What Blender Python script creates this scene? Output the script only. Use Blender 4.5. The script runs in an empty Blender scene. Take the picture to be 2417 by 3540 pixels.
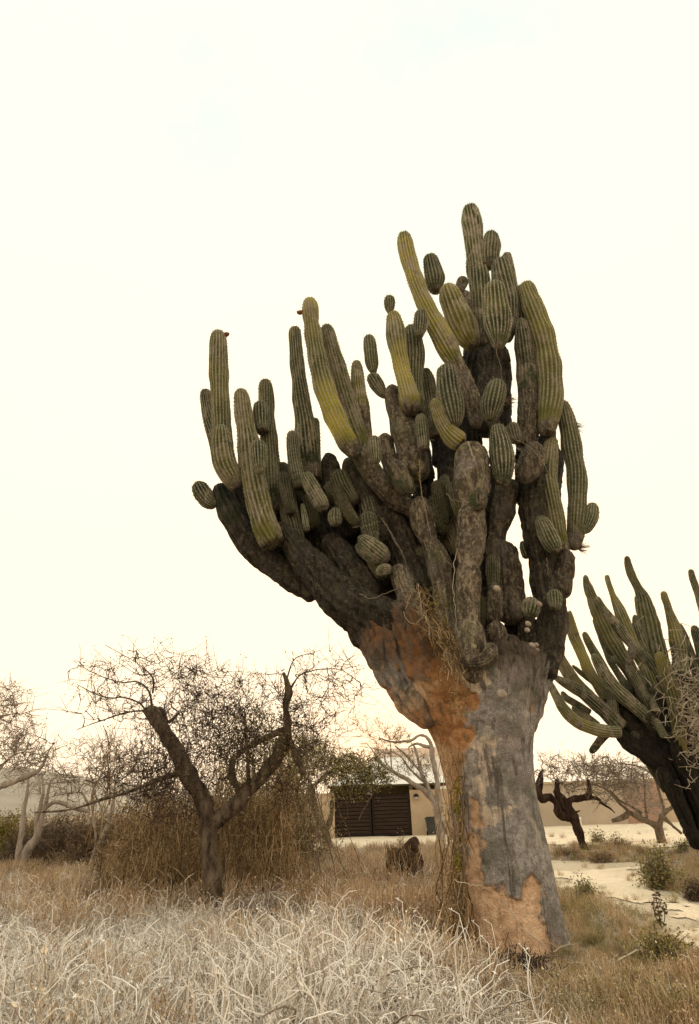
import bpy, math, random
import numpy as np
from mathutils import Matrix, Vector

random.seed(11)
RNG = np.random.default_rng(11)
SC = bpy.context.scene
COL = SC.collection

# ------------------------------------------------------------------ camera
F_SRC = 2056.0                      # focal length in pixels of the 2417 x 3540 photograph
CX, CY = 1208.5, 1770.0
TILT, ROLL = math.radians(26.0), math.radians(2.0)
CAM = np.array((0.0, 0.0, 1.55))
FWD = np.array((0, math.cos(TILT), math.sin(TILT)))
UP0 = np.array((0, -math.sin(TILT), math.cos(TILT)))
RT0 = np.array((1.0, 0, 0))
RT = RT0 * math.cos(ROLL) - UP0 * math.sin(ROLL)
UP = UP0 * math.cos(ROLL) + RT0 * math.sin(ROLL)

cam_data = bpy.data.cameras.new('camera')
cam_data.sensor_fit = 'AUTO'
cam_data.sensor_width = 36.0
cam_data.lens = 36.0 * F_SRC / 3540.0
cam_data.clip_start = 0.1
cam_data.clip_end = 6000
cam = bpy.data.objects.new('camera', cam_data)
COL.objects.link(cam)
M = Matrix(((RT[0], UP[0], -FWD[0], CAM[0]), (RT[1], UP[1], -FWD[1], CAM[1]),
            (RT[2], UP[2], -FWD[2], CAM[2]), (0, 0, 0, 1)))
cam.matrix_world = M
SC.camera = cam

# ------------------------------------------------------------------ sky and sun
SUN_EL, SUN_AZ = math.radians(11.0), math.radians(2.0)    # low, behind the cactus (az from +Y towards +X)
world = bpy.data.worlds.new('World')
SC.world = world
world.use_nodes = True
wn, wl = world.node_tree.nodes, world.node_tree.links
wn.clear()
w_out = wn.new('ShaderNodeOutputWorld')
w_bg = wn.new('ShaderNodeBackground')
w_sky = wn.new('ShaderNodeTexSky')
w_sky.sky_type = 'NISHITA'
w_sky.sun_disc = False
w_sky.sun_elevation = SUN_EL
w_sky.sun_rotation = SUN_AZ
w_sky.dust_density = 2.0
w_tc = wn.new('ShaderNodeTexCoord')
w_sc = wn.new('ShaderNodeVectorMath'); w_sc.operation = 'SCALE'; w_sc.inputs['Scale'].default_value = 0.15
wl.new(w_sky.outputs[0], w_sc.inputs[0])
w_map = wn.new('ShaderNodeMapping'); w_map.inputs['Scale'].default_value = (1.6, 1.6, 3.0)
wl.new(w_tc.outputs['Generated'], w_map.inputs[0])
w_no = wn.new('ShaderNodeTexNoise'); w_no.inputs['Scale'].default_value = 1.7; w_no.inputs['Detail'].default_value = 5
w_no.inputs['Roughness'].default_value = 0.55
wl.new(w_map.outputs[0], w_no.inputs['Vector'])
w_sep = wn.new('ShaderNodeSeparateXYZ'); wl.new(w_tc.outputs['Generated'], w_sep.inputs[0])
w_h = wn.new('ShaderNodeMapRange'); w_h.inputs[1].default_value = 0.35; w_h.inputs[2].default_value = 0.95
w_h.inputs[3].default_value = 0.0; w_h.inputs[4].default_value = 1.0
wl.new(w_sep.outputs['Z'], w_h.inputs[0])
w_c = wn.new('ShaderNodeMapRange'); w_c.inputs[1].default_value = 0.42; w_c.inputs[2].default_value = 0.66
w_c.inputs[3].default_value = 0.0; w_c.inputs[4].default_value = 0.05
wl.new(w_no.outputs['Fac'], w_c.inputs[0])
w_mul = wn.new('ShaderNodeMath'); w_mul.operation = 'MULTIPLY'
wl.new(w_c.outputs[0], w_mul.inputs[0]); wl.new(w_h.outputs[0], w_mul.inputs[1])
w_veil = wn.new('ShaderNodeMix'); w_veil.data_type = 'RGBA'
w_veil.inputs[6].default_value = (1.62, 1.26, 0.870, 1)     # thin bright cloud, warm towards the sun
w_veil.inputs[7].default_value = (1.14, 1.18, 0.935, 1)     # the same cloud higher up
wl.new(w_h.outputs[0], w_veil.inputs[0])
w_mix = wn.new('ShaderNodeMix'); w_mix.data_type = 'RGBA'
wl.new(w_mul.outputs[0], w_mix.inputs[0])
w_thin = wn.new('ShaderNodeMix'); w_thin.data_type = 'RGBA'
w_t = wn.new('ShaderNodeMath'); w_t.operation = 'MULTIPLY'; w_t.inputs[1].default_value = 14.0; w_t.use_clamp = True
wl.new(w_mul.outputs[0], w_t.inputs[0]); wl.new(w_t.outputs[0], w_thin.inputs[0])
wl.new(w_veil.outputs[2], w_thin.inputs[6]); w_thin.inputs[7].default_value = (0.84, 1.02, 0.96, 1)
wl.new(w_thin.outputs[2], w_mix.inputs[6])
wl.new(w_sc.outputs[0], w_mix.inputs[7])
w_dot = wn.new('ShaderNodeVectorMath'); w_dot.operation = 'DOT_PRODUCT'
wl.new(w_tc.outputs['Generated'], w_dot.inputs[0])
w_dot.inputs[1].default_value = (math.sin(SUN_AZ) * math.cos(math.radians(5)), math.cos(SUN_AZ) * math.cos(math.radians(5)), math.sin(math.radians(5)))
w_pw = wn.new('ShaderNodeMath'); w_pw.operation = 'POWER'; w_pw.inputs[1].default_value = 220.0; w_pw.use_clamp = True
wl.new(w_dot.outputs['Value'], w_pw.inputs[0])
w_glow = wn.new('ShaderNodeMix'); w_glow.data_type = 'RGBA'          # veiled sun just above the house
wl.new(w_pw.outputs[0], w_glow.inputs[0]); wl.new(w_mix.outputs[2], w_glow.inputs[6]); w_glow.inputs[7].default_value = (1.9, 1.3, 0.80, 1)
wl.new(w_glow.outputs[2], w_bg.inputs['Color'])
w_bg.inputs['Strength'].default_value = 1.0
wl.new(w_bg.outputs[0], w_out.inputs[0])

sun_data = bpy.data.lights.new('sun', 'SUN')
sun_data.energy = 4.0
sun_data.angle = math.radians(12)
sun_data.color = (1.0, 0.80, 0.55)
sun = bpy.data.objects.new('sun', sun_data)
COL.objects.link(sun)
sdir = Vector((math.sin(SUN_AZ) * math.cos(SUN_EL), math.cos(SUN_AZ) * math.cos(SUN_EL), math.sin(SUN_EL)))
sun.rotation_euler = sdir.to_track_quat('Z', 'Y').to_euler()

SC.view_settings.view_transform = 'Standard'
SC.view_settings.look = 'None'
SC.view_settings.exposure = 0.0
SC.view_settings.gamma = 1.0
SC.view_settings.use_curve_mapping = False
SC.render.engine = 'CYCLES'
SC.cycles.use_denoising = True
SC.cycles.adaptive_threshold = 0.02
SC.cycles.max_bounces = 5
SC.cycles.diffuse_bounces = 4
SC.cycles.transparent_max_bounces = 4
SC.cycles.caustics_reflective = False
SC.cycles.caustics_refractive = False

# ------------------------------------------------------------------ picture -> place helpers
CROP = {'A': (640, 1000, 700 / 1587), 'B': (1240, 680, 800 / 1587), 'C': (1240, 1480, 860 / 1587), 'D': (700, 1700, 700 / 1587),
        'E': (1840, 1850, 577 / 1219), 'F': (1240, 2350, 800 / 1587), 'G': (200, 2200, 1040 / 1587), 'H': (950, 2450, 700 / 1587),
        'I': (0, 2300, 700 / 1587), 'J': (1800, 2500, 617 / 1587), 'K': (0, 2940, 1210 / 1587), 'L': (1210, 2940, 1207 / 1587),
        'S': (0, 0, 1.0), 'W': (0, 0, 2417 / 1587)}


def src(crop, x, y):
    o = CROP[crop]
    return o[0] + o[2] * x, o[1] + o[2] * y


def at(crop, x, y, Y):
    """a point seen at (x, y) that stands at the distance Y; also metres per photo pixel there"""
    px, py = src(crop, x, y)
    d = FWD + RT * ((px - CX) / F_SRC) - UP * ((py - CY) / F_SRC)
    t = Y / d[1]
    return CAM + d * t, t / F_SRC * CROP[crop][2]


def ground_at(crop, x, y, z=0.0):
    px, py = src(crop, x, y)
    d = FWD + RT * ((px - CX) / F_SRC) - UP * ((py - CY) / F_SRC)
    t = (z - CAM[2]) / d[2]
    return CAM + d * t


def to_px(P):
    d = P - CAM
    z = d @ FWD
    return CX + F_SRC * (d @ RT) / z, CY - F_SRC * (d @ UP) / z


# ------------------------------------------------------------------ numeric helpers
_T = np.random.default_rng(5).random(4096)


def vnoise(p, s=1.0):
    """value noise in -1..1 for an (n,3) array"""
    p = np.asarray(p, float) * s + 1000.0
    i = np.floor(p).astype(np.int64)
    f = p - i
    f = f * f * (3 - 2 * f)
    out = np.zeros(len(p))
    for dx in (0, 1):
        for dy in (0, 1):
            for dz in (0, 1):
                h = ((i[:, 0] + dx) * 73856093 ^ (i[:, 1] + dy) * 19349663 ^ (i[:, 2] + dz) * 83492791) % 4096
                w = (f[:, 0] if dx else 1 - f[:, 0]) * (f[:, 1] if dy else 1 - f[:, 1]) * (f[:, 2] if dz else 1 - f[:, 2])
                out += _T[h] * w
    return out * 2 - 1


def catmull(P, n):
    """resample control rows to n rows, evenly in the parameter of arc length of the first 3 columns"""
    P = np.asarray(P, float)
    if len(P) == 1:
        return np.repeat(P, n, 0)
    E = np.vstack([2 * P[0] - P[1], P, 2 * P[-1] - P[-2]])
    rows = []
    for k in range(1, len(E) - 2):
        a, b, c, d = E[k - 1], E[k], E[k + 1], E[k + 2]
        for t in np.linspace(0, 1, 14, endpoint=False):
            rows.append(0.5 * (2 * b + (c - a) * t + (2 * a - 5 * b + 4 * c - d) * t * t + (3 * b - a - 3 * c + d) * t ** 3))
    rows.append(P[-1])
    R = np.array(rows)
    L = np.concatenate([[0], np.cumsum(np.linalg.norm(np.diff(R[:, :3], axis=0), axis=1))])
    s = np.linspace(0, L[-1], n)
    return np.stack([np.interp(s, L, R[:, k]) for k in range(R.shape[1])], 1)


def frames(P):
    T = np.gradient(P, axis=0)
    T /= np.linalg.norm(T, axis=1)[:, None] + 1e-9
    U = np.zeros_like(P)
    v = np.array((0, -1.0, 0.0))
    if abs(T[0] @ v) > 0.9:
        v = np.array((1.0, 0, 0))
    for k in range(len(P)):
        v = v - T[k] * (v @ T[k])
        v /= np.linalg.norm(v) + 1e-9
        U[k] = v
    return T, U, np.cross(T, U)


def poly_sd(x, y, poly):
    """signed distance, positive inside"""
    P = np.asarray(poly, float)
    Q = np.roll(P, -1, 0)
    ins = np.zeros(len(x), bool)
    dm = np.full(len(x), 1e9)
    for a, b in zip(P, Q):
        ab = b - a
        t = np.clip(((x - a[0]) * ab[0] + (y - a[1]) * ab[1]) / (ab @ ab + 1e-9), 0, 1)
        dm = np.minimum(dm, np.hypot(x - a[0] - t * ab[0], y - a[1] - t * ab[1]))
        c = (a[1] > y) != (b[1] > y)
        ins ^= c & (x < (b[0] - a[0]) * (y - a[1]) / (b[1] - a[1] + 1e-12) + a[0])
    return np.where(ins, dm, -dm)


# ------------------------------------------------------------------ objects
def tag(o, label=None, cat=None, group=None, kind=None):
    if label: o['label'] = label
    if cat: o['category'] = cat
    if group: o['group'] = group
    if kind: o['kind'] = kind
    return o


def empty(name, loc, label, cat, group=None):
    o = bpy.data.objects.new(name, None)
    o.empty_display_size = 0.2
    o.location = Vector([float(v) for v in loc])
    COL.objects.link(o)
    return tag(o, label, cat, group)


def mesh_obj(name, V, faces, mat, parent=None, smooth=True, attrs=None, origin=None, link=True):
    """V: (n,3) world coordinates; faces: list of int arrays each (m,k) of equal k"""
    V = np.asarray(V, float)
    if parent is not None:
        r = parent
        while r.parent is not None:
            r = r.parent
        V = V - np.array(r.location)
    elif origin is not None:
        V = V - np.asarray(origin)
    me = bpy.data.meshes.new(name)
    if not isinstance(faces, (list, tuple)):
        faces = [faces]
    faces = [np.asarray(f, np.int32) for f in faces if len(f)]
    nl = sum(f.size for f in faces)
    npol = sum(len(f) for f in faces)
    me.vertices.add(len(V)); me.vertices.foreach_set('co', V.astype(np.float32).ravel())
    me.loops.add(nl); me.polygons.add(npol)
    me.loops.foreach_set('vertex_index', np.concatenate([f.ravel() for f in faces]))
    tot = np.concatenate([np.full(len(f), f.shape[1], np.int32) for f in faces])
    me.polygons.foreach_set('loop_start', np.concatenate([[0], np.cumsum(tot)[:-1]]).astype(np.int32))
    me.update(calc_edges=True)
    me.polygons.foreach_set('use_smooth', np.full(npol, smooth, bool))
    for k, a in (attrs or {}).items():
        at_ = me.attributes.new(k, 'FLOAT', 'POINT')
        at_.data.foreach_set('value', np.asarray(a, np.float32))
    if mat is not None:
        me.materials.append(mat)
    o = bpy.data.objects.new(name, me)
    if parent is not None:
        o.parent = parent
    elif origin is not None:
        o.location = Vector([float(v) for v in origin])
    if link:
        COL.objects.link(o)
    return o


class Boxes:
    def __init__(s): s.V, s.F = [], []

    def box(s, x0, x1, y0, y1, z0, z1):
        b = len(s.V)
        s.V += [(x, y, z) for z in (z0, z1) for y in (y0, y1) for x in (x0, x1)]
        s.F += [[b + i for i in f] for f in ((0, 2, 3, 1), (4, 5, 7, 6), (0, 1, 5, 4), (2, 6, 7, 3), (0, 4, 6, 2), (1, 3, 7, 5))]
        return s

    def build(s, name, mat, parent=None, **k):
        return mesh_obj(name, s.V, [np.array(s.F)], mat, parent, smooth=False, **k)


class Strands:
    """many thin tapered tubes collected into one mesh"""
    def __init__(s): s.V, s.F, s.A, s.n = [], [], [], 0

    def add(s, P, r, tone=0.0, sides=3):
        P = np.asarray(P, float)
        r = np.broadcast_to(np.asarray(r, float), (len(P),))
        T, U, W = frames(P)
        n = len(P)
        a = np.arange(sides) * 2 * math.pi / sides
        V = P[:, None, :] + (np.cos(a)[None, :, None] * U[:, None, :] + np.sin(a)[None, :, None] * W[:, None, :]) * r[:, None, None]
        i = np.arange(n - 1)[:, None] * sides
        j = np.arange(sides)[None, :]
        k = (j + 1) % sides
        s.F.append((np.stack([i + j, i + k, i + sides + k, i + sides + j], -1).reshape(-1, 4)) + s.n)
        s.V.append(V.reshape(-1, 3))
        s.A.append(np.full(n * sides, tone))
        s.n += n * sides

    def build(s, name, mat, parent=None, kind=None, **k):
        o = mesh_obj(name, np.concatenate(s.V), [np.concatenate(s.F)], mat, parent, attrs={'tone': np.concatenate(s.A)}, **k)
        if kind: o['kind'] = kind
        return o


def leaf_arrays(P, size, up=0.3, aspect=0.45, rng=RNG):
    """bent diamond leaves (two triangles each) at the points P"""
    n = len(P)
    d = rng.normal(size=(n, 3)); d[:, 2] += up
    d /= np.linalg.norm(d, axis=1)[:, None]
    q = np.cross(d, rng.normal(size=(n, 3))); q /= np.linalg.norm(q, axis=1)[:, None] + 1e-9
    nn = np.cross(d, q)
    sz = (size * rng.uniform(0.6, 1.3, n))[:, None]
    a = P; b = P + d * sz * 0.5 + q * sz * aspect * 0.5 + nn * sz * 0.12
    c = P + d * sz; e = P + d * sz * 0.5 - q * sz * aspect * 0.5 + nn * sz * 0.12
    V = np.stack([a, b, c, e], 1).reshape(-1, 3)
    i = np.arange(n)[:, None] * 4
    F = np.concatenate([i + np.array([[0, 1, 2]]), i + np.array([[0, 2, 3]])])
    tone = np.repeat(rng.random(n), 4)
    return V, F, tone


def leaves(name, P, size, mat, parent=None, kind=None, **k):
    V, F, t = leaf_arrays(np.asarray(P), size, **k)
    o = mesh_obj(name, V, [F], mat, parent, smooth=False, attrs={'tone': t})
    if kind: o['kind'] = kind
    return o


# ------------------------------------------------------------------ materials
class Mat:
    def __init__(s, name, rough=0.9, spec=0.15):
        s.m = bpy.data.materials.new(name); s.m.use_nodes = True
        s.N, s.L = s.m.node_tree.nodes, s.m.node_tree.links
        s.b = s.N['Principled BSDF']
        s.b.inputs['Roughness'].default_value = rough
        s.b.inputs['Specular IOR Level'].default_value = spec
        s.tc = s.N.new('ShaderNodeTexCoord')

    def put(s, sock, v):
        if isinstance(v, bpy.types.NodeSocket): s.L.new(v, sock)
        elif isinstance(v, (tuple, list)) and len(v) == 3 and sock.type == 'RGBA': sock.default_value = (*v, 1)
        else: sock.default_value = v

    def noise(s, scale, detail=4, rough=0.55, stretch=None, dist=0.0, coord='Object'):
        n = s.N.new('ShaderNodeTexNoise')
        n.inputs['Scale'].default_value = scale; n.inputs['Detail'].default_value = detail
        n.inputs['Roughness'].default_value = rough; n.inputs['Distortion'].default_value = dist
        v = s.tc.outputs[coord]
        if stretch:
            mp = s.N.new('ShaderNodeMapping'); mp.inputs['Scale'].default_value = stretch
            s.L.new(v, mp.inputs[0]); v = mp.outputs[0]
        s.L.new(v, n.inputs['Vector'])
        return n.outputs['Fac']

    def voronoi(s, scale, feature='F1', stretch=None):
        n = s.N.new('ShaderNodeTexVoronoi'); n.feature = feature; n.inputs['Scale'].default_value = scale
        v = s.tc.outputs['Object']
        if stretch:
            mp = s.N.new('ShaderNodeMapping'); mp.inputs['Scale'].default_value = stretch
            s.L.new(v, mp.inputs[0]); v = mp.outputs[0]
        s.L.new(v, n.inputs['Vector'])
        return n.outputs['Distance']

    def attr(s, name):
        n = s.N.new('ShaderNodeAttribute'); n.attribute_name = name
        return n.outputs['Fac']

    def rand(s):
        return s.N.new('ShaderNodeObjectInfo').outputs['Random']

    def rng(s, v, a, b, c=0.0, d=1.0, smooth=False):
        n = s.N.new('ShaderNodeMapRange'); n.clamp = True
        if smooth: n.interpolation_type = 'SMOOTHSTEP'
        for i, x in enumerate((v, a, b, c, d)): s.put(n.inputs[i], x)
        return n.outputs[0]

    def math(s, op, a, b=0.0):
        n = s.N.new('ShaderNodeMath'); n.operation = op
        s.put(n.inputs[0], a); s.put(n.inputs[1], b)
        return n.outputs[0]

    def mix(s, f, a, b, blend='MIX'):
        n = s.N.new('ShaderNodeMix'); n.data_type = 'RGBA'; n.blend_type = blend
        s.put(n.inputs[0], f); s.put(n.inputs[6], a); s.put(n.inputs[7], b)
        return n.outputs[2]

    def ramp(s, v, stops):
        n = s.N.new('ShaderNodeValToRGB'); e = n.color_ramp.elements
        while len(e) < len(stops): e.new(0.5)
        for el, (p, c) in zip(e, stops): el.position = p; el.color = (*c, 1)
        s.L.new(v, n.inputs[0])
        return n.outputs[0]

    def bump(s, h, strength=0.5, dist=0.02, prev=None):
        n = s.N.new('ShaderNodeBump'); n.inputs['Strength'].default_value = strength; n.inputs['Distance'].default_value = dist
        s.L.new(h, n.inputs['Height'])
        if prev is not None: s.L.new(prev, n.inputs['Normal'])
        return n.outputs[0]

    def done(s, color, normal=None, gain=None):
        if gain:
            g = s.N.new('ShaderNodeVectorMath'); g.operation = 'MULTIPLY'
            s.put(g.inputs[0], color); g.inputs[1].default_value = gain
            color = g.outputs[0]
        s.put(s.b.inputs['Base Color'], color)
        if normal is not None: s.L.new(normal, s.b.inputs['Normal'])
        return s.m


def m_cactus():
    m = Mat('cactus_skin', 0.75, 0.25)
    rib, wood, yel, grey = m.attr('rib'), m.attr('wood'), m.attr('yel'), m.attr('grey')
    n1 = m.noise(2.2, 5); n2 = m.noise(14, 5, 0.7); n3 = m.noise(60, 3, 0.7); n4 = m.noise(5.5, 4, 0.65, stretch=(1, 1, 0.5))
    green = m.mix(m.rng(n1, 0.35, 0.65), (0.024, 0.034, 0.018), (0.075, 0.088, 0.046))
    green = m.mix(m.math('MULTIPLY', yel, m.rng(n1, 0.3, 0.6, 0.45, 1.0)), green, (0.38, 0.335, 0.055))
    # pale corky ridges
    areole = m.rng(m.math('SINE', m.math('MULTIPLY', m.attr('len'), 95.0)), -0.3, 0.7, 0.62, 1.0)
    ridge = m.math('MULTIPLY', m.math('MULTIPLY', m.rng(rib, 0.66, 0.97, 0, 1, True), areole), m.rng(n2, 0.35, 0.6, 0.25, 0.9))
    c = m.mix(ridge, green, (0.33, 0.31, 0.250))
    # corky scars and lichen
    cork = m.math('MULTIPLY', m.rng(n4, 0.47, 0.57), m.rng(n2, 0.35, 0.55, 0.3, 0.95))
    c = m.mix(m.math('MULTIPLY', cork, m.rng(grey, 0, 1, 0.25, 1.0)), c, (0.30, 0.265, 0.225))
    c = m.mix(m.rng(n3, 0.62, 0.72, 0, 0.6), c, (0.33, 0.30, 0.22))
    c = m.mix(m.rng(n2, 0.66, 0.74, 0, 0.75), c, (0.03, 0.022, 0.015))
    n5 = m.noise(7, 6, 0.75, stretch=(1.4, 1.4, 0.5), dist=0.6); nb1 = m.noise(1.7, 4)
    n6 = m.noise(24, 4, 0.7, stretch=(1, 1, 0.6))
    bark = m.mix(m.rng(n5, 0.43, 0.58), (0.050, 0.038, 0.030), (0.265, 0.225, 0.175))
    bark = m.mix(m.rng(n6, 0.44, 0.52, 0.75, 0), bark, (0.050, 0.038, 0.030))
    bark = m.mix(m.rng(nb1, 0.52, 0.66, 0, 0.5), bark, (0.115, 0.120, 0.070))
    bark = m.mix(m.rng(m.noise(2.6, 4), 0.52, 0.66, 0, 0.55), bark, (0.185, 0.165, 0.170))
    bark = m.mix(m.rng(n2, 0.56, 0.68, 0, 0.8), bark, (0.43, 0.38, 0.30))
    bark = m.mix(m.rng(n3, 0.30, 0.42, 0.75, 0), bark, (0.035, 0.026, 0.020))
    bark = m.mix(m.rng(n3, 0.60, 0.72, 0, 0.6), bark, (0.48, 0.44, 0.36))
    w = m.rng(m.math('ADD', wood, m.math('MULTIPLY', m.math('SUBTRACT', n4, 0.5), 1.2)), 0.35, 0.65)
    c = m.mix(w, c, bark)
    sh = m.attr('shade')  # per-stem darkening; low values stand in for shade among the arms
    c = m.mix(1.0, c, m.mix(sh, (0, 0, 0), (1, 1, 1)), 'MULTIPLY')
    h = m.math('ADD', m.math('ADD', m.math('MULTIPLY', n2, 0.7), m.math('MULTIPLY', n3, 0.5)), m.math('MULTIPLY', m.math('MULTIPLY', m.math('ADD', n5, n6), w), 1.1))
    nb = m.bump(h, 1.0, 0.055)
    return m.done(c, nb, (1.50, 1.50, 1.40))


def m_trunk():
    m = Mat('cactus_bark', 0.92, 0.1)
    peel, tan = m.attr('peel'), m.attr('tan')
    n1 = m.noise(2.0, 5); n2 = m.noise(11, 6, 0.65); n3 = m.noise(48, 4, 0.7); nv = m.noise(6, 5, 0.6, stretch=(1.6, 1.6, 0.22), dist=0.4)
    g = m.mix(m.rng(n2, 0.3, 0.7), (0.100, 0.088, 0.078), (0.280, 0.255, 0.235))
    g = m.mix(m.rng(n1, 0.48, 0.62, 0, 0.75), g, (0.085, 0.085, 0.060))
    g = m.mix(m.rng(m.noise(3.1, 3), 0.54, 0.68, 0, 0.5), g, (0.20, 0.15, 0.145))
    g = m.mix(m.rng(n3, 0.35, 0.46, 0.75, 0), g, (0.07, 0.06, 0.055))
    g = m.mix(m.rng(n3, 0.60, 0.72, 0, 0.7), g, (0.36, 0.34, 0.31))
    g = m.mix(m.rng(nv, 0.36, 0.45, 0.8, 0), g, (0.055, 0.046, 0.038))
    g = m.mix(m.rng(m.noise(4.5, 5, 0.7, stretch=(1, 1, 0.4)), 0.56, 0.66, 0, 0.55), g, (0.33, 0.29, 0.25))
    o = m.mix(m.rng(n2, 0.3, 0.68), (0.135, 0.062, 0.024), (0.33, 0.175, 0.078))
    o = m.mix(m.rng(n1, 0.5, 0.7, 0, 0.75), o, (0.47, 0.345, 0.235))
    o = m.mix(m.math('MULTIPLY', m.attr('palepeel'), m.rng(n2, 0.3, 0.6, 0.35, 0.95)), o, (0.50, 0.345, 0.225))
    o = m.mix(m.math('MULTIPLY', m.rng(m.noise(5, 5, 0.7), 0.52, 0.62, 0, 0.8), m.math('SUBTRACT', 1.0, m.attr('palepeel'))), o, (0.085, 0.060, 0.034))
    o = m.mix(m.rng(n3, 0.58, 0.7, 0, 0.7), o, (0.17, 0.08, 0.035))
    o = m.mix(m.rng(nv, 0.36, 0.45, 0.5, 0), o, (0.15, 0.075, 0.035))
    t = m.mix(m.rng(n2, 0.35, 0.65), (0.25, 0.20, 0.155), (0.46, 0.37, 0.27))
    jag = m.math('ADD', m.math('MULTIPLY', m.math('SUBTRACT', n2, 0.5), 0.5), m.math('MULTIPLY', m.math('SUBTRACT', nv, 0.5), 0.6))
    pm = m.rng(m.math('ADD', peel, m.math('ADD', jag, m.math('MULTIPLY', m.math('SUBTRACT', n3, 0.5), 0.35))), 0.38, 0.62)
    tm = m.math('MULTIPLY', m.rng(m.math('ADD', tan, m.math('MULTIPLY', jag, 1.6)), 0.45, 0.6), m.rng(nv, 0.38, 0.52, 0.1, 0.9))
    c = m.mix(tm, g, t)
    c = m.mix(pm, c, o)
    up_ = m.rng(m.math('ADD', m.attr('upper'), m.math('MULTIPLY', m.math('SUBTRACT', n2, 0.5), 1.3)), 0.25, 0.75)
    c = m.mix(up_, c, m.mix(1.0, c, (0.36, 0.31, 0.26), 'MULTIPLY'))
    h = m.math('ADD', m.math('MULTIPLY', n2, 0.8), m.math('ADD', m.math('MULTIPLY', n3, 0.35), m.math('MULTIPLY', nv, 0.7)))
    h = m.math('SUBTRACT', h, m.math('MULTIPLY', pm, 0.45))
    return m.done(c, m.bump(h, 1.0, 0.07), (1.72, 1.80, 1.95))


def m_bark(name, dark, light, scale=9.0):
    m = Mat(name, 0.95, 0.08)
    n2 = m.noise(scale, 6, 0.65, stretch=(1, 1, 0.35)); n3 = m.noise(scale * 6, 3, 0.7)
    c = m.mix(m.rng(n2, 0.32, 0.66), dark, light)
    c = m.mix(m.rng(n3, 0.6, 0.72, 0, 0.5), c, tuple(min(1, v * 1.5) for v in light))
    return m.done(c, m.bump(m.math('ADD', n2, m.math('MULTIPLY', n3, 0.4)), 1.0, 0.03))


def m_tone(name, stops, rough=0.9, trans=0.0, inst=False, big=None):
    """colour by the 'tone' of each strand or leaf (and of each clump)"""
    m = Mat(name, rough, 0.1)
    v = m.attr('tone')
    if inst:
        v = m.math('ADD', m.math('MULTIPLY', v, 0.5), m.math('MULTIPLY', m.rand(), 0.5))
    c = m.ramp(v, stops)
    if big:
        c = m.mix(m.rng(m.noise(big[0], 3), 0.42, 0.6), c, big[1])
    return m.done(c)


def m_plain(name, a, b, scale=6.0, rough=0.9, bump=0.3, spec=0.15, stretch=None):
    m = Mat(name, rough, spec)
    n = m.noise(scale, 6, 0.6, stretch=stretch); n2 = m.noise(scale * 7, 3, 0.6)
    c = m.mix(m.rng(n, 0.3, 0.7), a, b)
    return m.done(c, m.bump(m.math('ADD', n, m.math('MULTIPLY', n2, 0.5)), bump, 0.02))


def m_ground():
    m = Mat('dry_soil', 0.95, 0.05)
    sandy = m.attr('sandy')
    n1 = m.noise(0.35, 5); n2 = m.noise(2.5, 6, 0.65); n3 = m.noise(22, 5, 0.7); n4 = m.noise(90, 3, 0.7)
    c = m.mix(m.rng(n2, 0.35, 0.65), (0.20, 0.14, 0.09), (0.40, 0.30, 0.205))
    c = m.mix(m.rng(n1, 0.5, 0.62, 0, 0.7), c, (0.42, 0.33, 0.23))
    c = m.mix(m.rng(n3, 0.5, 0.7, 0, 0.7), c, (0.50, 0.42, 0.31))
    c = m.mix(m.rng(n3, 0.28, 0.42, 0.7, 0), c, (0.075, 0.050, 0.033))
    c = m.mix(m.rng(n4, 0.58, 0.7, 0, 0.5), c, (0.55, 0.47, 0.36))
    c = m.mix(m.rng(m.math('ADD', sandy, m.math('MULTIPLY', m.math('SUBTRACT', n2, 0.5), 1.6)), 0.3, 0.7), c, (0.72, 0.62, 0.48))
    return m.done(c, m.bump(m.math('ADD', n3, m.math('MULTIPLY', n4, 0.4)), 0.9, 0.06))


def m_sand():
    m = Mat('pale_sand', 0.95, 0.05)
    n2 = m.noise(1.6, 6, 0.65); n3 = m.noise(17, 5, 0.7); n4 = m.noise(85, 3, 0.7)
    c = m.mix(m.rng(n2, 0.35, 0.65), (0.70, 0.58, 0.44), (0.84, 0.73, 0.58))
    c = m.mix(m.rng(n3, 0.56, 0.72, 0, 0.6), c, (0.42, 0.31, 0.20))
    c = m.mix(m.rng(n4, 0.6, 0.7, 0, 0.4), c, (0.36, 0.27, 0.18))
    return m.done(c, m.bump(m.math('ADD', n3, m.math('MULTIPLY', n4, 0.4)), 0.7, 0.03))


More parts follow.
